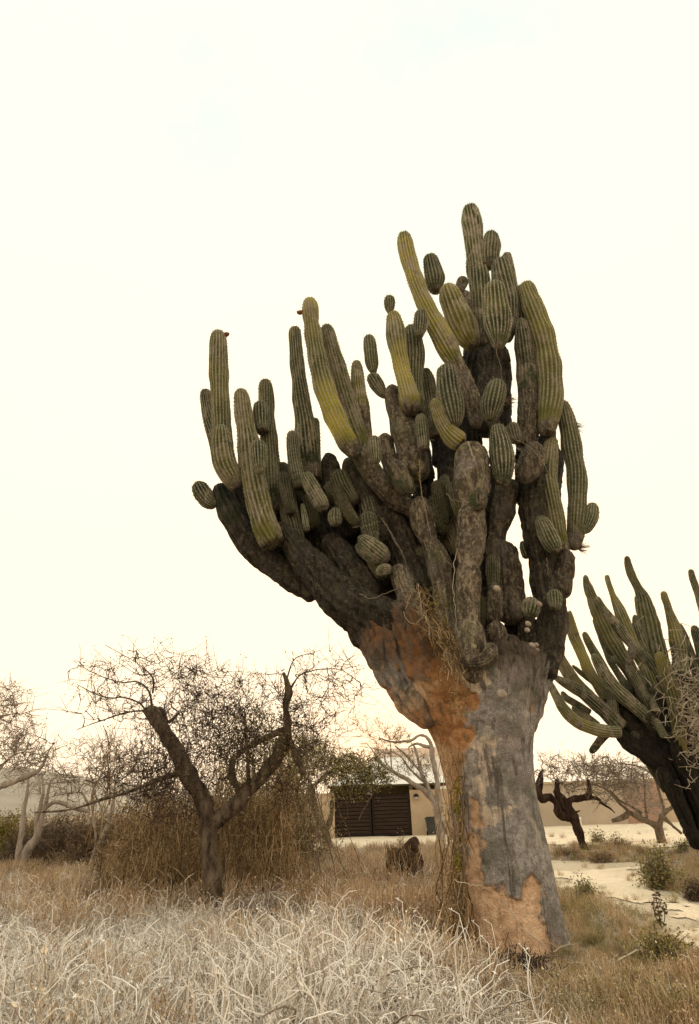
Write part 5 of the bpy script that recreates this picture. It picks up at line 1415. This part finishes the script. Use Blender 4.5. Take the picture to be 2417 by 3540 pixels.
# wheelie bin
bx, by = at('H', 1240, 1000, YH - 0.8)[0][0], YH - 0.8
hb = at('H', 1235, 850, by)[0][2] - 0.0
binr = empty('wheelie_bin', (bx, by, 0), 'dark plastic wheelie bin standing against the plaster pillar', 'bin')
V = [(bx + sx * (0.20 if k == 0 else 0.28), by + sy * (0.22 if k == 0 else 0.30), z) for k, z in enumerate((0.05, hb - 0.08)) for sy in (-1, 1) for sx in (-1, 1)]
mesh_obj('body', V, [np.array([(0, 2, 3, 1), (4, 5, 7, 6), (0, 1, 5, 4), (2, 6, 7, 3), (0, 4, 6, 2), (1, 3, 7, 5)])], MAT['plastic'], binr, smooth=False)
Boxes().box(bx - .31, bx + .31, by - .34, by + .33, hb - .078, hb - .02).box(bx - .25, bx + .25, by - .28, by + .28, hb - .018, hb + .02).build('lid', MAT['plastic'], binr)
Boxes().box(bx - .26, bx + .26, by + .335, by + .40, hb - .10, hb - .06).build('handle', MAT['plastic'], binr)
for sx in (-1, 1):
    V, F_ = revolve([(0.001, -0.03), (0.09, -0.03), (0.10, -0.02), (0.10, 0.02), (0.09, 0.03), (0.001, 0.03)], (0, 0, 0))
    V = V[:, [2, 0, 1]] + np.array((bx + sx * 0.23, by + 0.20, 0.10)); mesh_obj('wheel', V, [F_], MAT['steel'], binr)

# long wall on the far side of the sand
YW = 37.0
wx0, wx1, wx2, wx3 = at('J', -150, 800, YW)[0][0], at('J', 930, 700, YW)[0][0], at('J', 1250, 700, YW)[0][0], at('J', 2400, 700, YW)[0][0]
wz = at('J', 1080, 515, YW)[0][2]
bw = empty('boundary_wall', ((wx0 + wx1) / 2, YW, 0), 'long grey brown plastered boundary wall beyond the bright sand', 'wall')
Boxes().box(wx0, wx1, YW, YW + 0.25, -0.2, wz).build('panel', MAT['wallgrey'], bw)
Boxes().box(wx1 + .002, wx2, YW - 0.05, YW + 0.25, -0.2, wz).build('panel', MAT['wallred'], bw)
Boxes().box(wx2 + .002, wx3, YW, YW + 0.25, -0.2, wz).build('panel', MAT['plaster'], bw)
Boxes().box(wx0, wx3, YW - 0.08, YW + 0.30, wz + .002, wz + 0.12).build('coping', MAT['plaster'], bw)
st_x = at('J', 532, 865, YW - .6)[0][0]
V, F_ = revolve([(0.05, 0), (0.05, 0.30), (0.075, 0.33), (0.06, 0.42), (0.001, 0.45)], (st_x, YW - .6, 0))
o = mesh_obj('marker_post', V, [F_], MAT['white'], origin=(st_x, YW - .6, 0)); tag(o, 'short white marker post at the foot of the boundary wall', 'post')
# house beyond the left-hand trees is not seen; a distant line of scrub closes the horizon
st = Strands()
for _ in range(5200):
    X = rg.uniform(-75, 60); Yv = rg.uniform(46, 64)
    h = (1.2 + 0.9 * vnoise(np.array([[X, Yv, 0.0]]), 0.12)[0]) * rg.uniform(0.5, 1.3)
    st.add([(X, Yv, 0), (X + rg.normal() * .3, Yv, h * .6), (X + rg.normal() * .6, Yv, h)], [0.05, 0.035, 0.012], rg.random())
o = st.build('distant_scrub', MAT['twig_mid'], origin=(0, 55, 0)); tag(o, 'low grey brown scrub along the horizon behind the house', 'scrub', kind='stuff')

# ------------------------------------------------------------------ stump, post, rocks
stump = empty('dead_stump', (at('F', 320, 1460, 13)[0][0], 13, 0), 'dark rotten tree stump with a notched top, draped in dry vines', 'stump')
def st_tube(pts, dY, amp):
    R = rows_px('F', pts, 13.0 + dY, 30); return knotty('trunk', R, MAT['stump'], stump, 22, amp)
st_tube([(320, 1500, 240), (320, 1420, 215), (330, 1300, 220), (345, 1220, 200), (365, 1150, 130), (378, 1105, 70), (382, 1085, 26)], 0, 0.13)
st_tube([(270, 1480, 150), (262, 1380, 150), (258, 1270, 150), (262, 1200, 110), (275, 1160, 50)], 0.1, 0.13)
st = Strands()
for _ in range(110):
    x = rg.uniform(180, 300) if rg.random() < .7 else rg.uniform(300, 420); y = rg.uniform(1120, 1260); b = at('F', x, y, 12.55 + rg.uniform(0, .15))[0]
    ln = rg.uniform(.2, .75) if x < 260 else rg.uniform(.1, .35)
    st.add([b, b + np.array((rg.normal() * .03, rg.normal() * .03, -ln * .5)), b + np.array((rg.normal() * .06, rg.normal() * .04, -min(ln, b[2])))], [.006, .006, .003], rg.random())
st.build('vine', MAT['vine'], stump)
post = knotty('fence_post', rows_px('G', [(1044, 1200, 30), (1046, 1120, 30), (1051, 1050, 29), (1056, 1000, 27), (1057, 988, 18), (1057, 983, 6)], 13.6, 30), MAT['post'], None, 10, 0.05)
tag(post, 'slim dark weathered post with a rounded top among the vine tangles', 'post')
for k, (c, x, y, w, lab) in enumerate((('K', 60, 255, 70, 'dark grey rock half buried at the edge of the pale straw'), ('K', 20, 300, 40, 'small dark rock in front of the half buried grey rock'),
                                       ('G', 680, 1495, 26, 'small white stone at the foot of the crooked tree'))):
    p = ground_at(c, x, y)
    mpp = at(c, x, y, p[1])[1]
    V, F_ = revolve([(0.001, -.3), (.7, -.25), (1, 0.0), (.85, .35), (.5, .55), (.001, .6)], (0, 0, 0), 16)
    V = V * w * mpp / 2 * np.array((1, .8, .8)); V += V * (0.35 * vnoise(V + k * 5, 4 / (w * mpp)))[:, None]
    o = mesh_obj('rock', V + p, [F_], MAT['rock'] if k < 2 else MAT['white'], origin=p); tag(o, lab, 'rock')

# ------------------------------------------------------------------ bushes on the right and mounds in the grass
def gbush(name, label, c, x, y, w, h, nst, nl, size, lm, tm, seed, group=None, rt=.005, **k):
    p = ground_at(c, x, y); mpp = at(c, x, y, p[1])[1]
    k.setdefault('hollow', 0.15); k.setdefault('ncurl', 0.35)
    return bush(name, label, c, x, y, p[1], w * mpp / 1.7, h * mpp, min(w * mpp / 1.7, 0.8), int(nst * 1.3), int(nl * 0.6), size * 0.85, lm, tm, seed, 'bush', group, rt=rt, **k)
LO, LG, LD, TM, TP, VI = MAT['leaf_olive'], MAT['leaf_green'], MAT['leaf_dry'], MAT['twig_mid'], MAT['twig_pale'], MAT['vine']
gbush('green_bush', 'olive green bush at the edge of the sandy path below the second cactus', 'J', 1250, 1470, 330, 420, 160, 4200, .06, LO, TM, 61)
gbush('green_bush', 'low sage coloured shrub under the second cactus trunk', 'J', 1480, 1160, 260, 140, 120, 1500, .07, LO, TM, 62)
gbush('dark_bush', 'dark reddish brown bush beside the sandy path', 'J', 1560, 1560, 190, 160, 150, 1800, .05, MAT['brush'], MAT['brush'], 63)
gbush('green_bush', 'bright olive bush in the weeds beside the pale fallen branch', 'L', 1440, 560, 260, 190, 150, 3200, .05, LG, TM, 64)
gbush('green_bush', 'small leafy shrub at the bright sand by the leaning tree', 'J', 690, 1060, 130, 110, 60, 500, .09, LG, TM, 65)
gbush('weedy_bush', 'dark weedy shrub at the inner edge of the sandy path', 'J', 590, 1560, 260, 170, 120, 1500, .05, LO, TM, 66)
gbush('weedy_bush', 'grey brown dry shrub at the foot of the leaning tree', 'J', 420, 1200, 300, 110, 140, 900, .06, LD, TM, 67)
gbush('weedy_bush', 'grey dry shrub between the leaning tree and the olive bush', 'J', 720, 1240, 260, 110, 140, 900, .06, LD, TM, 68)
gbush('weedy_bush', 'tan dry shrub under the sprawling grey tree', 'J', 870, 1110, 340, 130, 160, 1400, .06, LD, VI, 69)
gbush('dry_mound', 'grey brown mound of tangled dry stems beside the crooked trunk', 'K', 1180, 390, 390, 190, 1100, 500, .03, LD, TP, 70, ncurl=.6)
gbush('dry_mound', 'reddish brown mound of dry brush between crooked tree and stump', 'K', 1400, 320, 260, 120, 600, 500, .03, LD, VI, 71, ncurl=.6)
gbush('dry_mound', 'grey mound of dry twigs in front of the brush thickets', 'K', 330, 250, 260, 110, 600, 400, .03, LD, TM, 72, ncurl=.6)
gbush('dry_mound', 'dark brown mound of dry brush before the vine curtain', 'K', 490, 290, 260, 140, 700, 600, .03, LD, TM, 73, ncurl=.6)
gbush('dry_mound', 'dark reddish heap of dead twigs at the giant trunk foot', 'L', 760, 600, 420, 130, 700, 900, .035, MAT['brush'], MAT['twig_dark'], 74, ncurl=.7)
gbush('weedy_bush', 'thin yellow weed by the bright driveway', 'H', 720, 1160, 70, 90, 25, 160, .06, LG, TM, 75)
gbush('weedy_bush', 'upright wispy weed behind the notched stump', 'H', 1000, 1110, 120, 190, 30, 200, .06, LO, TM, 76)
gbush('weedy_bush', 'yellow green shrub in the grass by the slender pale tree', 'I', 260, 1690, 230, 110, 80, 1200, .06, LG, TM, 77)
# dried plant with dark seed heads on the path
p = ground_at('J', 1260, 1830)
dp = empty('seed_head_plant', p, 'dried plant with dark curled leaves standing on the sandy path', 'plant')
st = Strands()
mp = at('J', 1260, 1830, p[1])[1]
heads = []
for dx, dz in ((0, 110), (-45, 180), (30, 210), (60, 150), (10, 260), (-20, 60)):
    t = p + np.array((dx * mp, 0.03 * dx / 50, dz * mp)); heads.append(t)
    st.add(catmull(np.array([p, (p + t) / 2 + rg.normal(scale=.02, size=3), t]), 8), [.006] * 8, .3)
st.build('stem', MAT['twig_dark'], dp)
for t in heads:
    leaves('seed_head', t + rg.normal(scale=.025, size=(14, 3)), 0.06, MAT['brush'], dp, kind='stuff')

# pale stalks and fallen branches that stand out of the straw
for k, (c, pts, r, lab, nm) in enumerate((
        ('K', [(565, 410), (572, 340), (600, 292), (650, 288), (700, 305), (745, 345)], .010, 'pale stalk arched into a hoop above the straw', 'dry_stalk'),
        ('K', [(612, 800), (622, 680), (622, 570), (600, 490), (585, 470)], .014, 'thick pale upright stalk in the middle of the straw', 'dry_stalk'),
        ('K', [(690, 420), (735, 330), (755, 240), (760, 165)], .010, 'pale seed stalk standing before the vine curtain', 'dry_stalk'),
        ('K', [(610, 340), (630, 370), (632, 410), (625, 430)], .012, 'short crooked pale twig beside the hooped stalk', 'dry_stalk'),
        ('K', [(250, 590), (320, 690), (390, 780)], .011, 'pale broken stalk lying aslant through the straw', 'dry_stalk'),
        ('K', [(540, 790), (580, 700), (640, 600)], .011, 'leaning pale stalk beside the thick upright stalk', 'dry_stalk'),
        ('K', [(1340, 300), (1370, 260), (1455, 190), (1465, 110)], .008, 'thin pale stalk in the brown grass near the stump', 'dry_stalk'),
        ('L', [(980, 510), (1090, 515), (1190, 512), (1260, 480), (1325, 440), (1300, 405), (1272, 375)], .016, 'pale bent fallen branch lying in the green weeds', 'fallen_branch'),
        ('L', [(925, 465), (960, 440), (1000, 425)], .010, 'short pale twig leaning on the giant trunk foot', 'fallen_branch'),
        ('L', [(350, 480), (450, 465), (560, 485), (620, 520), (660, 600)], .012, 'pale crooked branch in front of the giant trunk', 'fallen_branch'),
        ('L', [(520, 570), (600, 620), (700, 615), (770, 610), (820, 660), (850, 720)], .012, 'long pale branch over the dark twig heap', 'fallen_branch'),
        ('L', [(1190, 680), (1180, 750), (1140, 780)], .010, 'small pale hooked twig below the green weeds', 'fallen_branch'))):
    g0 = ground_at(c, *pts[0]) if pts[0][1] > pts[-1][1] else ground_at(c, *pts[-1])
    Yk = max(g0[1] - 0.35, 4.6) if nm == 'dry_stalk' else g0[1] - 0.25
    P = catmull(np.array([at(c, x, y, Yk)[0] for x, y in pts]), 18) + rg.normal(scale=.004, size=(18, 3))
    st = Strands(); st.add(P, np.linspace(r, r * .5, 18) * 0.8, 0.9, 6)
    for w in range(7):
        q = P[rg.integers(4, 18)]; d = rg.normal(size=3); d[2] = abs(d[2]); d /= np.linalg.norm(d)
        st.add([q, q + d * .06, q + d * .11 + rg.normal(scale=.02, size=3)], [r * .4, r * .3, r * .2], .8)
    o = st.build(nm, MAT['vine_pale'], origin=(g0[0], Yk, 0)); tag(o, lab, 'stalk' if nm == 'dry_stalk' else 'branch')

# ------------------------------------------------------------------ grass and weeds (clumps set out by geometry nodes)
clumps = bpy.data.collections.new('grass_clumps')


def clump(name, kind, seed):
    rg = np.random.default_rng(seed)
    st = Strands()
    lp = []
    if kind == 'straw':
        for _ in range(95):
            b = np.array((*rg.normal(scale=.17, size=2), -.03)); a = rg.uniform(0, 6.28); ln = rg.uniform(.12, .45)
            o_ = np.array((math.cos(a), math.sin(a), 0)) * ln * rg.uniform(.3, 1.5)
            s = np.linspace(0, 1, 5)[:, None]
            P = b + o_ * s ** 1.3 + np.array((0, 0, 1.0)) * ln * (s - rg.uniform(.3, .95) * s ** 2.2) + np.cumsum(rg.normal(scale=.012, size=(5, 3)), 0) * s
            st.add(P, np.linspace(.0040, .0018, 5) * rg.uniform(.5, 1.6), rg.random()); lp.append(P[2:])
        m = MAT['straw']; nl, sz = 60, .026
    elif kind == 'tangle':
        for _ in range(60):
            b = np.array((*rg.normal(scale=.2, size=2), rg.uniform(-.02, .1))); a = rg.uniform(0, 6.28)
            d = np.array((math.cos(a), math.sin(a), rg.uniform(.3, 1.6))); d /= np.linalg.norm(d); P = [b]
            for q in range(9):
                d = d + rg.normal(scale=.48, size=3) - np.array((0, 0, .16)); d /= np.linalg.norm(d)
                P.append(P[-1] + d * rg.uniform(.05, .09)); P[-1][2] = max(P[-1][2], 0)
            st.add(P, np.linspace(.0042, .0020, 10) * rg.uniform(.5, 1.7), rg.random()); lp.append(np.array(P[3:]))
        m = MAT['straw' if seed % 2 else 'tangle']; nl, sz = 70, .026
    elif kind == 'brown':
        for _ in range(85):
            b = np.array((*rg.normal(scale=.14, size=2), -.03)); a = rg.uniform(0, 6.28); ln = rg.uniform(.15, .55)
            o_ = np.array((math.cos(a), math.sin(a), 0)) * ln * rg.uniform(.05, .5)
            s = np.linspace(0, 1, 4)[:, None]
            P = b + o_ * s ** 1.7 + np.array((0, 0, 1.0)) * ln * s + rg.normal(scale=.02, size=(4, 3)) * s
            st.add(P, np.linspace(.005, .002, 4) * rg.uniform(.6, 1.3), rg.random()); lp.append(P[1:])
        m = MAT['brown']; nl, sz = 120, .035
    else:
        for _ in range(34):
            b = np.array((*rg.normal(scale=.12, size=2), -.03)); a = rg.uniform(0, 6.28); ln = rg.uniform(.12, .38)
            o_ = np.array((math.cos(a), math.sin(a), 0)) * ln * rg.uniform(.2, .8)
            s = np.linspace(0, 1, 4)[:, None]
            P = b + o_ * s + np.array((0, 0, 1.0)) * ln * s + rg.normal(scale=.015, size=(4, 3)) * s
            st.add(P, np.linspace(.005, .0025, 4), rg.random()); lp.append(P[1:])
        m = MAT['weed']; nl, sz = 220, .042
    A = np.concatenate(lp)
    Q = A[rg.integers(0, len(A), nl)] + rg.normal(scale=.014, size=(nl, 3))
    V, F_, t = leaf_arrays(Q, sz, rng=rg)
    Vs = np.concatenate(st.V); n0 = len(Vs)
    o = mesh_obj(name, np.vstack([Vs, V]), [np.concatenate(st.F), F_ + n0], m, attrs={'tone': np.concatenate(st.A + [t])}, link=False)
    clumps.objects.link(o)


KINDS_ = ['straw'] * 3 + ['tangle'] * 4 + ['brown'] * 3 + ['weed'] * 3
for i_, k_ in enumerate(KINDS_):
    clump('clump_%02d' % i_, k_, 100 + i_)


def gn_group():
    ng = bpy.data.node_groups.new('scatter', 'GeometryNodeTree')
    ng.interface.new_socket('Geometry', in_out='INPUT', socket_type='NodeSocketGeometry')
    ng.interface.new_socket('Geometry', in_out='OUTPUT', socket_type='NodeSocketGeometry')
    N, L = ng.nodes, ng.links
    gi, go = N.new('NodeGroupInput'), N.new('NodeGroupOutput')
    ci = N.new('GeometryNodeCollectionInfo'); ci.inputs['Collection'].default_value = clumps
    ci.inputs['Separate Children'].default_value = True; ci.inputs['Reset Children'].default_value = True
    ip = N.new('GeometryNodeInstanceOnPoints'); ip.inputs['Pick Instance'].default_value = True
    def na(nm, ty):
        n = N.new('GeometryNodeInputNamedAttribute'); n.data_type = ty; n.inputs['Name'].default_value = nm
        return [s for s in n.outputs if s.enabled and s.name == 'Attribute'][0]
    L.new(gi.outputs[0], ip.inputs['Points']); L.new(ci.outputs[0], ip.inputs['Instance'])
    L.new(na('idx', 'INT'), ip.inputs['Instance Index']); L.new(na('rot', 'FLOAT_VECTOR'), ip.inputs['Rotation']); L.new(na('scl', 'FLOAT'), ip.inputs['Scale'])
    L.new(ip.outputs[0], go.inputs[0])
    return ng


NG = gn_group()


def scatter(name, label, cat, P, idx, scl):
    me = bpy.data.meshes.new(name); me.vertices.add(len(P)); me.vertices.foreach_set('co', P.astype(np.float32).ravel())
    a = me.attributes.new('idx', 'INT', 'POINT'); a.data.foreach_set('value', np.asarray(idx, np.int32))
    a = me.attributes.new('scl', 'FLOAT', 'POINT'); a.data.foreach_set('value', np.asarray(scl, np.float32))
    rot = np.stack([RNG.normal(scale=.12, size=len(P)), RNG.normal(scale=.12, size=len(P)), RNG.uniform(0, 6.28, len(P))], 1)
    a = me.attributes.new('rot', 'FLOAT_VECTOR', 'POINT'); a.data.foreach_set('vector', rot.astype(np.float32).ravel())
    o = bpy.data.objects.new(name, me); COL.objects.link(o)
    md = o.modifiers.new('scatter', 'NODES'); md.node_group = NG
    tag(o, label, cat, kind='stuff')


n = 27000
Yp = 4.2 * (30 / 4.2) ** RNG.random(n)
Xp = RNG.uniform(-0.8, 0.8, n) * (Yp + 1.5)
Zp = ground_h(Xp, Yp)
px, py = to_px(np.stack([Xp, Yp, Zp], 1))
wx, wy = px * 1587 / 2417, py * 1587 / 2417
nz = vnoise(np.stack([Xp, Yp, 0 * Xp], 1), 0.8)
nz2 = vnoise(np.stack([Xp, Yp, 0 * Xp + 9], 1), 2.2)
edge = np.interp(wx, [0, 450, 800, 1000, 1150, 1300, 1400], [2055, 2085, 2135, 2195, 2290, 2420, 2700])
pale = wy > edge + nz * 85 + RNG.normal(scale=55, size=n)
right = wx > 1180
onpath = np.maximum(poly_sd(Xp, Yp, path_poly), poly_sd(Xp, Yp, yard_poly)) + 0.3 * nz2
keep = RNG.random(n) < np.interp(Yp, [4, 8, 12, 20, 30], [0.95, 0.8, 0.8, 0.8, 0.6]) * np.clip(0.80 + 0.5 * nz2, 0.25, 1)
keep &= ~((onpath > -0.25) & (RNG.random(n) < np.where(onpath > 0.3, 0.955, 0.80)))
keep &= ~(np.hypot(Xp - gb[0], Yp - Y0) < 0.60)
# lower growth by the path, before the giant trunk and far off
low = np.interp(wx, [900, 1150, 1300], [1.0, 0.62, 0.55]) * np.interp(Yp, [4, 8, 13, 24], [1.0, 0.85, 0.8, 0.7])
low = low * np.clip(0.35 + np.hypot(Xp - gb[0], Yp - (Y0 - 0.9)) / 2.4, 0.45, 1) * np.clip(0.4 + np.abs(onpath), 0.4, 1)
u = RNG.random(n)
pale &= RNG.random(n) > 0.03
for nm, lab, cat, sel, kinds, sc in (
        ('straw_grass', 'bleached pale straw grass and curled stems across the near ground', 'grass', pale & (u < .36), (0, 1, 2), (.45, 1.0)),
        ('straw_tangle', 'tangled bleached vine stems mixed through the near straw', 'grass', pale & (u >= .36), (3, 4, 5, 6), (.50, 1.1)),
        ('brown_grass', 'brown dry grass between the trees and the stump', 'grass', ~pale & ((~right & (u < .60)) | (right & (u < .36))), (7, 8, 9), (.45, 1.2)),
        ('dry_tangle', 'grey brown tangled dry stems among the brown grass', 'grass', ~pale & ((~right & (u >= .60)) | (right & (u > .80))), (3, 4, 5, 6, 4, 6), (.45, .95)),
        ('weeds', 'olive weeds growing round the giant trunk and along the sandy path', 'weeds', ~pale & right & (u >= .36) & (u <= .80), (10, 11, 12), (.6, 1.2))):
    m = keep & sel
    scatter(nm, lab, cat, np.stack([Xp, Yp, Zp], 1)[m], RNG.choice(kinds, m.sum()), low[m] * RNG.uniform(*sc, m.sum()) * (1 + 0.35 * nz[m]))
